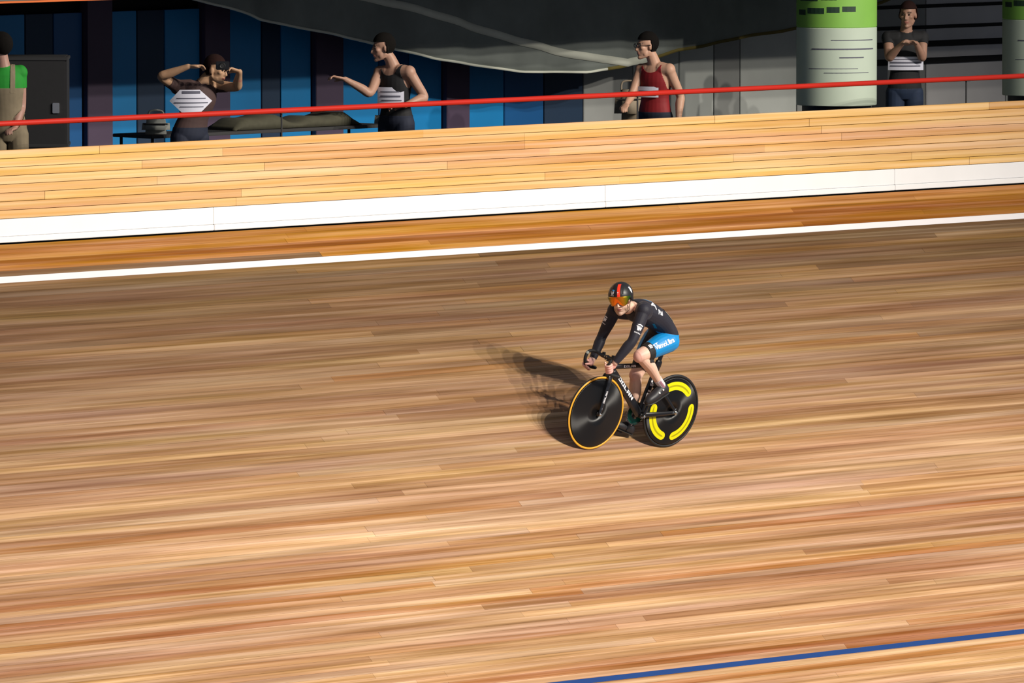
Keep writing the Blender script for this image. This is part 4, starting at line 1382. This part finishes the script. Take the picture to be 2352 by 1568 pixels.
def spectator(x, y, label, Jt, face, top, bottom, skin=(0.50, 0.29, 0.20), hair='hair_dark', sleeve=None, straps=False, bib=None, H=1.72, hem=None, top_low=0.90, glasses=False, overalls=False):
    """Jt: joints; face: angle of the gaze in the local frame; sleeve: fraction of the upper arm covered (None = bare shoulder), >1 reaches down the forearm"""
    mw = Matrix(((RV.x, AW.x, 0, x), (RV.y, AW.y, 0, Y0 + y), (0, 0, 1, FZ), (0, 0, 0, 1)))
    rt = tag(empty('person', mw), label, 'person', 'spectators behind the fence')
    J_ = {k: V(*v) for k, v in Jt.items()}
    nb, pc = J_['neck'], J_['pelvis']
    lat = (J_['sh_b'] - J_['sh_a']); lat.z *= 0.5; lat.normalize()
    bm = bmesh.new()
    ch = pc.lerp(nb, 0.66); wa = pc.lerp(nb, 0.33)
    cs_ = [pc + V(0, 0, -0.09), pc, wa, ch, ch.lerp(nb, 0.62), nb]
    Pw = [V(0.10, 0.08, 0), V(0.160, 0.110, 0), V(0.135, 0.095, 0), V(0.165, 0.112, 0), V(0.150, 0.090, 0), V(0.060, 0.058, 0)]
    cc = catmull(cs_, 4); pp = catmull(Pw, 4)
    rg = []
    for i in range(len(cc)):
        t = (cc[min(i + 1, len(cc) - 1)] - cc[max(0, i - 1)]).normalized()
        a = (lat - t * lat.dot(t)).normalized()
        rg.append((cc[i], a * pp[i].x, t.cross(a) * pp[i].y))
    rings_mesh(bm, rg, 24)
    hc = J_['head']
    limb(bm, [nb - V(0, 0, 0.03), nb.lerp(hc, 0.4), hc - V(0, 0, 0.02)], [0.066, 0.054, 0.052], 14, 4)
    fx = V(math.cos(face[0]) * math.cos(face[1]), math.sin(face[0]) * math.cos(face[1]), math.sin(face[1]))
    fy = V(0, 0, 1).cross(fx).normalized(); fz = fx.cross(fy)
    HD = Matrix.Translation(hc) @ Matrix(((fx.x, fy.x, fz.x), (fx.y, fy.y, fz.y), (fx.z, fy.z, fz.z))).to_4x4()
    head_parts(bm, HD, 0.97)
    bones_ = dict(torso=(pc, ch, 0.13), chest=(ch, nb - V(0, 0, 0.07), 0.13), neck=(nb, nb.lerp(hc, 0.5), 0.055), head=(HD @ V(0, 0, 0.03), HD @ V(0.04, 0, -0.08), 0.085))
    for q in 'ab':
        S_, E_, W_, D_ = J_['sh_' + q], J_['el_' + q], J_['wr_' + q], J_['hd_' + q]
        c0 = ch.lerp(nb, 0.6).lerp(S_, 0.45)
        limb(bm, [c0, S_], [0.078, 0.060], 14, 4)
        ell(bm, S_, V(0.060, 0.060, 0.064))
        limb(bm, [S_, S_.lerp(E_, 0.45), E_, E_.lerp(W_, 0.3), E_.lerp(W_, 0.75), W_], [0.053, 0.049, 0.040, 0.042, 0.031, 0.026], 14, 5)
        # hand: palm, four fingers, thumb off the side
        d_ = (D_ - W_).normalized()
        sd = d_.cross(V(0, 0.3, 1)).normalized()
        pn = sd.cross(d_)
        pe = W_ + d_ * 0.085
        limb(bm, [W_, W_ + d_ * 0.045, pe], [0.026, 0.037, 0.036], 12, 4, 0.45, sd)
        for i, (o_, ln) in enumerate(((0.028, 0.070), (0.010, 0.078), (-0.009, 0.072), (-0.027, 0.058))):
            b0 = pe + sd * o_
            limb(bm, [b0 - d_ * 0.02, b0 + d_ * ln * 0.4 + pn * 0.004, b0 + d_ * ln * 0.75 - pn * 0.012, b0 + d_ * ln * 0.85 - pn * 0.030], [0.0100, 0.0092, 0.0085, 0.0075], 8, 3)
        limb(bm, [W_ + d_ * 0.025 + sd * 0.022, W_ + d_ * 0.055 + sd * 0.045 - pn * 0.008, W_ + d_ * 0.085 + sd * 0.052 - pn * 0.020], [0.0140, 0.0115, 0.0090], 8, 4)
        bones_['ua_' + q] = (S_, E_, 0.05); bones_['fa_' + q] = (E_, W_, 0.038); bones_['ha_' + q] = (W_, D_, 0.045)
    for q, sg in (('a', -1), ('b', 1)):
        Hp = pc + lat * sg * 0.085 + V(0, 0, -0.03)
        Kn = J_.get('kn_' + q, V(Hp.x + sg * lat.x * 0.02, Hp.y + sg * lat.y * 0.02 - 0.01, 0.49))
        An = J_.get('an_' + q, V(Kn.x, Kn.y + 0.03, 0.085))
        limb(bm, [Hp, Hp.lerp(Kn, 0.4), Kn.lerp(Hp, 0.12), Kn], [0.088, 0.080, 0.056, 0.054], 16, 5)
        bw = (V(fx.x, fx.y, 0)).normalized()
        limb(bm, [Kn, Kn.lerp(An, 0.3) - bw * 0.016, Kn.lerp(An, 0.75), An], [0.050, 0.054, 0.036, 0.034], 14, 5)
        limb(bm, [An + V(0, 0, -0.03) - bw * 0.03, An + bw * 0.08 - V(0, 0, 0.05), An + bw * 0.16 - V(0, 0, 0.060)], [0.034, 0.032, 0.022], 12, 4)
        bones_['th_' + q] = (Hp, Kn, 0.075); bones_['sk_' + q] = (Kn, An, 0.048); bones_['ft_' + q] = (An, An + bw * 0.16 - V(0, 0, 0.06), 0.04)
    me_ = fuse(bm, 0.0072, 3)
    b_ = Body(me_, bones_)
    hi = HD.inverted()
    h_ = np.array([tuple(hi @ Vector(c)) for c in b_.co])
    hm = b_.member(['head'])
    col = np.tile(np.array(skin), (len(b_.co), 1))
    lipm = sstep(0.026, 0.014, np.hypot(h_[:, 1] * 0.75, (h_[:, 2] + 0.072) * 1.7)) * (h_[:, 0] > 0.075)
    col = col * (1 - lipm[:, None] * 0.6) + np.array((0.36, 0.10, 0.09)) * lipm[:, None] * 0.6
    brow = sstep(0.010, 0.006, np.abs(h_[:, 2] - 0.022)) * sstep(0.010, 0.016, np.abs(h_[:, 1])) * (np.abs(h_[:, 1]) < 0.046) * (h_[:, 0] > 0.06)
    col = col * (1 - brow[:, None] * 0.75)
    add_tint(me_, col)
    link('body', me_, 'skin', rt, True)
    # hair
    g = np.minimum(np.where(hm > -0.3, 1, -1), np.maximum(h_[:, 2] - 0.055 + 0.0 * h_[:, 0], np.minimum(-h_[:, 0] - 0.012, h_[:, 2] + 0.055)))
    b_.garment('hair', g, 0.013, hair, rt)
    for sy in (1, -1):
        bm = bmesh.new()
        ell(bm, HD @ V(0.084, sy * 0.030, 0.002), V(0.010, 0.010, 0.008))
        obj('eye', bm, 'eye', rt, True)
    if glasses:
        bm = bmesh.new()
        for sy in (1, -1):
            for k in range(12):
                a0, a1 = 2 * math.pi * k / 12, 2 * math.pi * (k + 1) / 12
                limb(bm, [HD @ V(0.104, sy * (0.032 + 0.024 * math.cos(a0)), 0.002 + 0.018 * math.sin(a0)), HD @ V(0.104, sy * (0.032 + 0.024 * math.cos(a1)), 0.002 + 0.018 * math.sin(a1))], [0.003, 0.003], 6, 1)
            limb(bm, [HD @ V(0.103, sy * 0.056, 0.006), HD @ V(0.0, sy * 0.084, 0.006)], [0.003, 0.003], 6, 2)
        limb(bm, [HD @ V(0.106, -0.008, 0.004), HD @ V(0.106, 0.008, 0.004)], [0.003, 0.003], 6, 1)
        obj('glasses', bm, 'phone', rt)
    # clothes
    z = b_.co[:, 2]
    arms_ = np.full(len(b_.co), 1.0)
    for q in 'ab':
        isarm = b_.member(['ua_' + q, 'fa_' + q, 'ha_' + q])
        t_ua, t_fa = b_.t('ua_' + q), b_.t('fa_' + q)
        if sleeve is None:
            # sleeveless: cut round the shoulder joint
            inw = (ch.lerp(nb, 0.45) - J_['sh_' + q]); inw.normalize()
            cutv = (b_.co - np.array(J_['sh_' + q])) @ np.array(inw) - 0.048
            arms_ = np.minimum(arms_, np.where(b_.member(['fa_' + q, 'ha_' + q]) > 0, -1, np.where((isarm > -0.7), np.where((isarm > 0) & (b_.t('ua_' + q) > 0.35), -1, cutv), 1.0)))
        elif sleeve <= 1:
            arms_ = np.minimum(arms_, np.where(b_.member(['fa_' + q, 'ha_' + q]) > 0, -1, np.where(isarm > 0, (sleeve - t_ua) * 0.3, 1.0)))
        else:
            arms_ = np.minimum(arms_, np.where(b_.member(['ha_' + q]) > 0, np.minimum(-0.001, (sleeve - 1 - t_fa) * 0.25), np.where(b_.member(['fa_' + q]) > 0, (sleeve - 1 - t_fa) * 0.25, 1.0)))
    nkz = (b_.co - np.array(nb)) @ np.array((hc - nb).normalized())
    g_n = np.where(hm > 0, -1, np.where(b_.member(['neck', 'head']) > -0.5, (0.0 if not straps else -0.035) - nkz, 1.0))
    if straps:
        # scooped neck and back
        ctr = np.linalg.norm((b_.co - np.array(nb + V(0, 0, 0.0))) * np.array((1, 1, 0.8)), axis=1)
        g_n = np.minimum(g_n, ctr - 0.115)
    notleg = np.where(b_.member(['sk_a', 'sk_b', 'ft_a', 'ft_b', 'ha_a', 'ha_b']) > 0, -1, 1)
    ontr = np.where(b_.member(['torso', 'chest', 'neck', 'ua_a', 'ua_b', 'fa_a', 'fa_b', 'th_a', 'th_b']) > 0, 1, -1)
    arm_any = b_.member(['ua_a', 'ua_b', 'fa_a', 'fa_b']) > 0
    low = np.where(arm_any, 1.0, z - top_low)
    gar = b_.garment('top', np.minimum.reduce([arms_, g_n, low, ontr * 1.0, notleg * 1.0]), 0.006, top, rt)
    if overalls:
        lc = np.abs((b_.co - np.array(nb)) @ np.array(lat))
        b_.garment('shoulder_strap', np.minimum.reduce([0.020 - np.abs(lc - 0.075), z - top_low + 0.02, g_n, np.where(b_.member(['torso', 'chest', 'neck']) > -0.6, 1, -1)]), 0.012, bottom, rt)
    isarm2 = b_.member(['ua_a', 'ua_b', 'fa_a', 'fa_b', 'ha_a', 'ha_b', 'head', 'neck']) > 0
    hm_z = 0.52 if hem is None else hem
    g_b = np.where(isarm2, -1.0, np.minimum(top_low + 0.02 - z, z - hm_z))
    b_.garment('trousers' if hm_z < 0.3 else 'shorts', g_b, 0.010, bottom, rt)
    g_s = np.where(b_.member(['ft_a', 'ft_b', 'sk_a', 'sk_b']) > 0, 0.10 - z, -1)
    b_.garment('shoes', g_s, 0.008, 'trainer', rt)
    if bib:
        (bx, bz, nrm, polys, lines) = bib
        tb = bvh_of(gar)
        nrm = V(*nrm).normalized()
        xd = V(0, 0, 1).cross(nrm)
        near = tb.find_nearest(V(*bx))[0]
        # the paper stands a little off the cloth, gently curved
        def lay(name, pl, off, m, par):
            b2 = poly_mesh(pl, 0.03)
            for v in b2.verts:
                x_, z_ = v.co.x, v.co.y
                v.co = near + nrm * (0.010 + off - 1.6 * x_ * x_) + xd * x_ + V(0, 0, 1) * z_
            me2 = bpy.data.meshes.new(name); b2.to_mesh(me2); b2.free()
            return link(name, me2, m, par)
        nb_ = lay('race_bib', [polys], 0.008, 'bib_white', rt)
        nb_['label'] = 'white paper race number'
        lay('bib_print', lines, 0.011, 'bib_ink', nb_)
    return rt

def rect(x0, x1, z0, z1): return [(x0, z0), (x1, z0), (x1, z1), (x0, z1)]
CAMD = (0, -1, 0)
# green shirt at the left picture edge
spectator(-4.66, 0.9, 'person in a green top and khaki overalls at the left edge', dict(
    head=(-0.03, 0.0, 1.715), neck=(0.0, 0.02, 1.545), pelvis=(0.03, 0.03, 0.99), sh_a=(-0.17, 0.03, 1.50), sh_b=(0.14, 0.05, 1.49),
    el_a=(-0.24, 0.0, 1.22), wr_a=(-0.20, -0.14, 1.02), hd_a=(-0.17, -0.24, 0.98), el_b=(0.15, 0.06, 1.20), wr_b=(0.10, -0.10, 1.02), hd_b=(0.06, -0.20, 1.0)),
    (R(150), 0), 'cotton_green', 'tan_cloth', hair='hair_dark', sleeve=0.45, hem=0.12, top_low=1.34, overalls=True, skin=(0.34, 0.19, 0.15))
# hexagonal bib, arms raised to a camera
hexp = [(-0.085, -0.10), (0.085, -0.10), (0.19, 0.0), (0.075, 0.10), (-0.10, 0.10), (-0.19, 0.0)]
p1 = spectator(-2.39, 0.9, 'person with a hexagonal white number raising both arms to a camera', dict(
    head=(0.215, 0.0, 1.455), neck=(0.09, 0.02, 1.335), pelvis=(-0.02, 0.06, 0.88), sh_a=(-0.125, -0.02, 1.30), sh_b=(0.19, 0.16, 1.30),
    el_a=(-0.26, -0.20, 1.40), wr_a=(-0.02, -0.27, 1.49), hd_a=(0.12, -0.24, 1.49), el_b=(0.40, 0.0, 1.30), wr_b=(0.43, -0.17, 1.44), hd_b=(0.34, -0.24, 1.47)),
    (R(-25), R(-6)), 'maroon', 'navy_cloth', hair='hair_brown', sleeve=0.55, hem=0.55, top_low=0.92, skin=(0.42, 0.25, 0.15),
    bib=((0.0, -0.12, 1.175), 0, (0.12, -1, 0), hexp, [rect(-0.13, 0.13, 0.02, 0.028), rect(-0.15, 0.15, -0.02, -0.010), rect(-0.10, 0.11, -0.055, -0.047), rect(-0.08, 0.08, 0.065, 0.09)]))
# black tank top, one arm out
spectator(0.165, 0.9, 'person in a black vest stretching one bare arm to the left', dict(
    head=(-0.10, 0.0, 1.580), neck=(0.0, 0.03, 1.415), pelvis=(0.02, 0.06, 0.92), sh_a=(-0.13, 0.10, 1.345), sh_b=(0.14, -0.08, 1.355),
    el_a=(-0.22, -0.08, 1.17), wr_a=(-0.44, -0.14, 1.295), hd_a=(-0.60, -0.16, 1.325), el_b=(0.275, -0.05, 1.13), wr_b=(0.10, -0.19, 1.06), hd_b=(-0.02, -0.22, 1.05)),
    (R(195), R(-4)), 'black_cloth', 'navy_cloth', hair='hair_dark', straps=True, hem=0.50, top_low=0.94, skin=(0.40, 0.23, 0.165),
    bib=((-0.06, -0.12, 1.13), 0, (-0.25, -1, 0), [(-0.13, -0.10), (0.12, -0.10), (0.12, 0.075), (-0.13, 0.075)], [rect(-0.10, 0.09, -0.015, 0.0), rect(-0.09, 0.10, -0.05, -0.04), rect(-0.10, 0.08, 0.03, 0.038)]))
# red singlet
p3 = spectator(3.61, 0.9, 'person in a red singlet and glasses with bare shoulders', dict(
    head=(-0.06, 0.0, 1.500), neck=(0.02, 0.03, 1.335), pelvis=(0.02, 0.06, 0.86), sh_a=(-0.11, 0.11, 1.265), sh_b=(0.15, -0.06, 1.275),
    el_a=(-0.20, 0.0, 1.04), wr_a=(-0.25, -0.18, 0.96), hd_a=(-0.27, -0.28, 0.93), el_b=(0.255, -0.02, 1.03), wr_b=(0.235, -0.10, 0.80), hd_b=(0.22, -0.13, 0.68)),
    (R(205), 0), 'red_cloth', 'navy_cloth', hair='hair_dark', straps=True, hem=0.50, top_low=0.86, skin=(0.50, 0.29, 0.20), glasses=True,
    bib=((-0.10, -0.12, 1.05), 0, (-0.45, -1, 0), [(-0.13, -0.05), (0.10, -0.05), (0.10, 0.05), (-0.13, 0.05)], [rect(-0.11, 0.08, -0.035, -0.03), rect(-0.10, 0.06, 0.0, 0.012)]))
# black top, broad bib, arms folded up
spectator(7.18, 0.9, 'person in black with a broad white number beside the green column', dict(
    head=(0.02, 0.0, 1.700), neck=(0.0, 0.03, 1.535), pelvis=(-0.01, 0.05, 0.98), sh_a=(-0.17, 0.02, 1.475), sh_b=(0.16, 0.04, 1.475),
    el_a=(-0.165, -0.10, 1.29), wr_a=(-0.05, -0.23, 1.425), hd_a=(0.06, -0.26, 1.45), el_b=(0.155, -0.09, 1.29), wr_b=(0.09, -0.235, 1.43), hd_b=(-0.02, -0.255, 1.455)),
    (R(255), 0), 'black_cloth', 'denim', hair='hair_brown', sleeve=0.35, hem=0.10, top_low=0.97, skin=(0.36, 0.20, 0.14),
    bib=((0.0, -0.12, 1.225), 0, (0, -1, 0), rect(-0.17, 0.17, -0.065, 0.065), [rect(-0.15, 0.15, 0.0, 0.014), rect(-0.15, 0.14, -0.03, -0.02), rect(-0.13, 0.13, 0.035, 0.042)]))

def local_pt(x, y, p):
    return V(x, Y0 + y, FZ) + RV * p[0] + AW * p[1] + V(0, 0, p[2])
SROT = Matrix((RV, AW, V(0, 0, 1))).transposed()
# camera held by the second spectator
c = local_pt(-2.39, 0.9, (0.285, -0.30, 1.50))
cr = tag(empty('pocket_camera', c), 'black compact camera held up by the person with hexagonal number', 'camera')
box_obj('camera_body', V(0, 0, 0), (0.12, 0.045, 0.075), 'phone', cr, 0.006, SROT)
bm = bmesh.new()
lathe(bm, [(0.026, 0.02), (0.026, 0.05), (0.022, 0.055), (0.018, 0.052)], Matrix.Translation((0, 0, 0)) @ (-AW).to_track_quat('Z', 'Y').to_matrix().to_4x4(), 20)
obj('lens', bm, 'rubber', cr)

# ------------------------------------------------------------------ things standing on the walkway
def bag(name, c, size, m, label, cat='bag'):
    rt = tag(empty(name, V(c[0], c[1], c[2])), label, cat)
    bm = bmesh.new()
    box(bm, V(0, 0, size[2] / 2), size, min(size) * 0.28, SROT)
    for v in bm.verts:
        k = v.co.z / size[2]
        v.co.x *= 1 - 0.12 * k; v.co.y *= 1 - 0.12 * k
    obj('bag_body', bm, m, rt, True)
    bm = bmesh.new()
    hw = size[0] * 0.26
    limb(bm, [SROT @ V(-hw, 0, size[2] * 0.95), SROT @ V(-hw * 0.8, 0, size[2] + 0.07), SROT @ V(hw * 0.8, 0, size[2] + 0.07), SROT @ V(hw, 0, size[2] * 0.95)], [0.009] * 4, 8, 5)
    obj('carry_strap', bm, m, rt, True)
    bm = bmesh.new()
    limb(bm, [SROT @ V(-size[0] * 0.40, -size[1] * 0.50, size[2] * 0.70), SROT @ V(size[0] * 0.40, -size[1] * 0.50, size[2] * 0.70)], [0.006, 0.006], 8, 4)
    obj('zip', bm, 'post_dark', rt)
    return rt
def table(x, y, w, d_, h, label):
    rt = tag(empty('folding_table', V(x, Y0 + y, FZ)), label, 'table')
    box_obj('table_top', V(0, 0, h - 0.015), (w, d_, 0.03), 'post_dark', rt, 0.004)
    for sx in (-1, 1):
        for sy in (-1, 1):
            bm = bmesh.new()
            limb(bm, [V(sx * (w / 2 - 0.06), sy * (d_ / 2 - 0.05), 0.012), V(sx * (w / 2 - 0.06), sy * (d_ / 2 - 0.05), h - 0.03)], [0.014, 0.014], 10, 2)
            obj('leg', bm, 'post_dark', rt)
    return rt
table(-1.0, 1.55, 3.0, 0.5, 0.86, 'long dark folding table behind the fence on the left')
TZ = FZ + 0.86
bm = bmesh.new()
n = 40
prof = []
for i in range(n + 1):
    t = i / n
    prof.append((-0.55 + 1.6 * t, 0.10 + 0.035 * math.sin(9 * t) + 0.02 * math.sin(23 * t) - 0.10 * abs(2 * t - 1) ** 4))
fr = [[bm.verts.new((x_, yy, z_)) for yy, z_ in ((-0.20, 0.0), (-0.21, h_ * 0.6), (-0.14, h_), (0.14, h_ * 0.95), (0.20, h_ * 0.5), (0.20, 0.0))] for x_, h_ in prof]
for a, b in zip(fr, fr[1:]):
    for k in range(6):
        bm.faces.new((a[k], a[(k + 1) % 6], b[(k + 1) % 6], b[k]))
bm.faces.new(fr[0]); bm.faces.new(fr[-1])
o = obj('folded_blanket', bm, 'olive_cloth', None, True)
o.location = (-0.85, Y0 + 1.55, TZ + 0.004)
tag(o, 'olive blanket laid along the dark folding table', 'blanket')
bag('sports_bag', (-2.25, Y0 + 1.50, TZ), (0.26, 0.22, 0.13), 'bag_pale', 'small pale grey bag on the left end of the folding table')
cs2 = [(V(1.0, Y0 + 1.75, FZ), 'bag_pale', 'pale sports bag on the stool behind the person in black vest', (0.34, 0.26, 0.22)),
       (V(4.2, Y0 + 1.75, FZ), 'bag_beige', 'beige bag on the stool behind the person in red singlet', (0.30, 0.26, 0.30))]
for (c, m, lab, sz), sl in zip(cs2, ('round black stool carrying the pale sports bag', 'round black stool carrying the beige bag')):
    st = tag(empty('stool', c), sl, 'stool')
    bm = bmesh.new()
    lathe(bm, [(0.17, 0.70), (0.185, 0.715), (0.185, 0.74), (0.17, 0.75)], Matrix.Identity(4), 28)
    obj('seat', bm, 'post_dark', st)
    for k in range(4):
        a = R(45 + 90 * k)
        bm = bmesh.new()
        limb(bm, [V(0.20 * math.cos(a), 0.20 * math.sin(a), 0.014), V(0.12 * math.cos(a), 0.12 * math.sin(a), 0.71)], [0.013, 0.013], 10, 3)
        obj('leg', bm, 'post_dark', st)
    bag('sports_bag', c + V(0, 0, 0.75), sz, m, lab)
# tall black flight case beside the green shirt
fc = tag(empty('flight_case', V(-3.75, Y0 + 1.45, FZ)), 'tall black equipment case beside the person in green', 'case')
box_obj('case_body', V(0, 0, 0.82), (0.55, 0.5, 1.56), 'black_cloth', fc, 0.015, SROT)
for zz in (0.06, 0.82, 1.58):
    box_obj('edge_trim', V(0, 0, zz), (0.565, 0.515, 0.03), 'post_dark', fc, 0.004, SROT)
for sx in (-0.18, 0.18):
    bm = bmesh.new()
    box(bm, SROT @ V(sx, -0.255, 1.15), (0.06, 0.02, 0.09), 0.004, SROT)
    obj('latch', bm, 'steel', fc)
for sx in (-1, 1):
    for sy in (-1, 1):
        bm = bmesh.new()
        cc_ = SROT @ V(sx * 0.22, sy * 0.2, 0.022)
        lathe(bm, [(0.022, -0.012), (0.022, 0.012)], Matrix.Translation(cc_) @ AX_Y, 14)
        obj('castor', bm, 'rubber', fc)
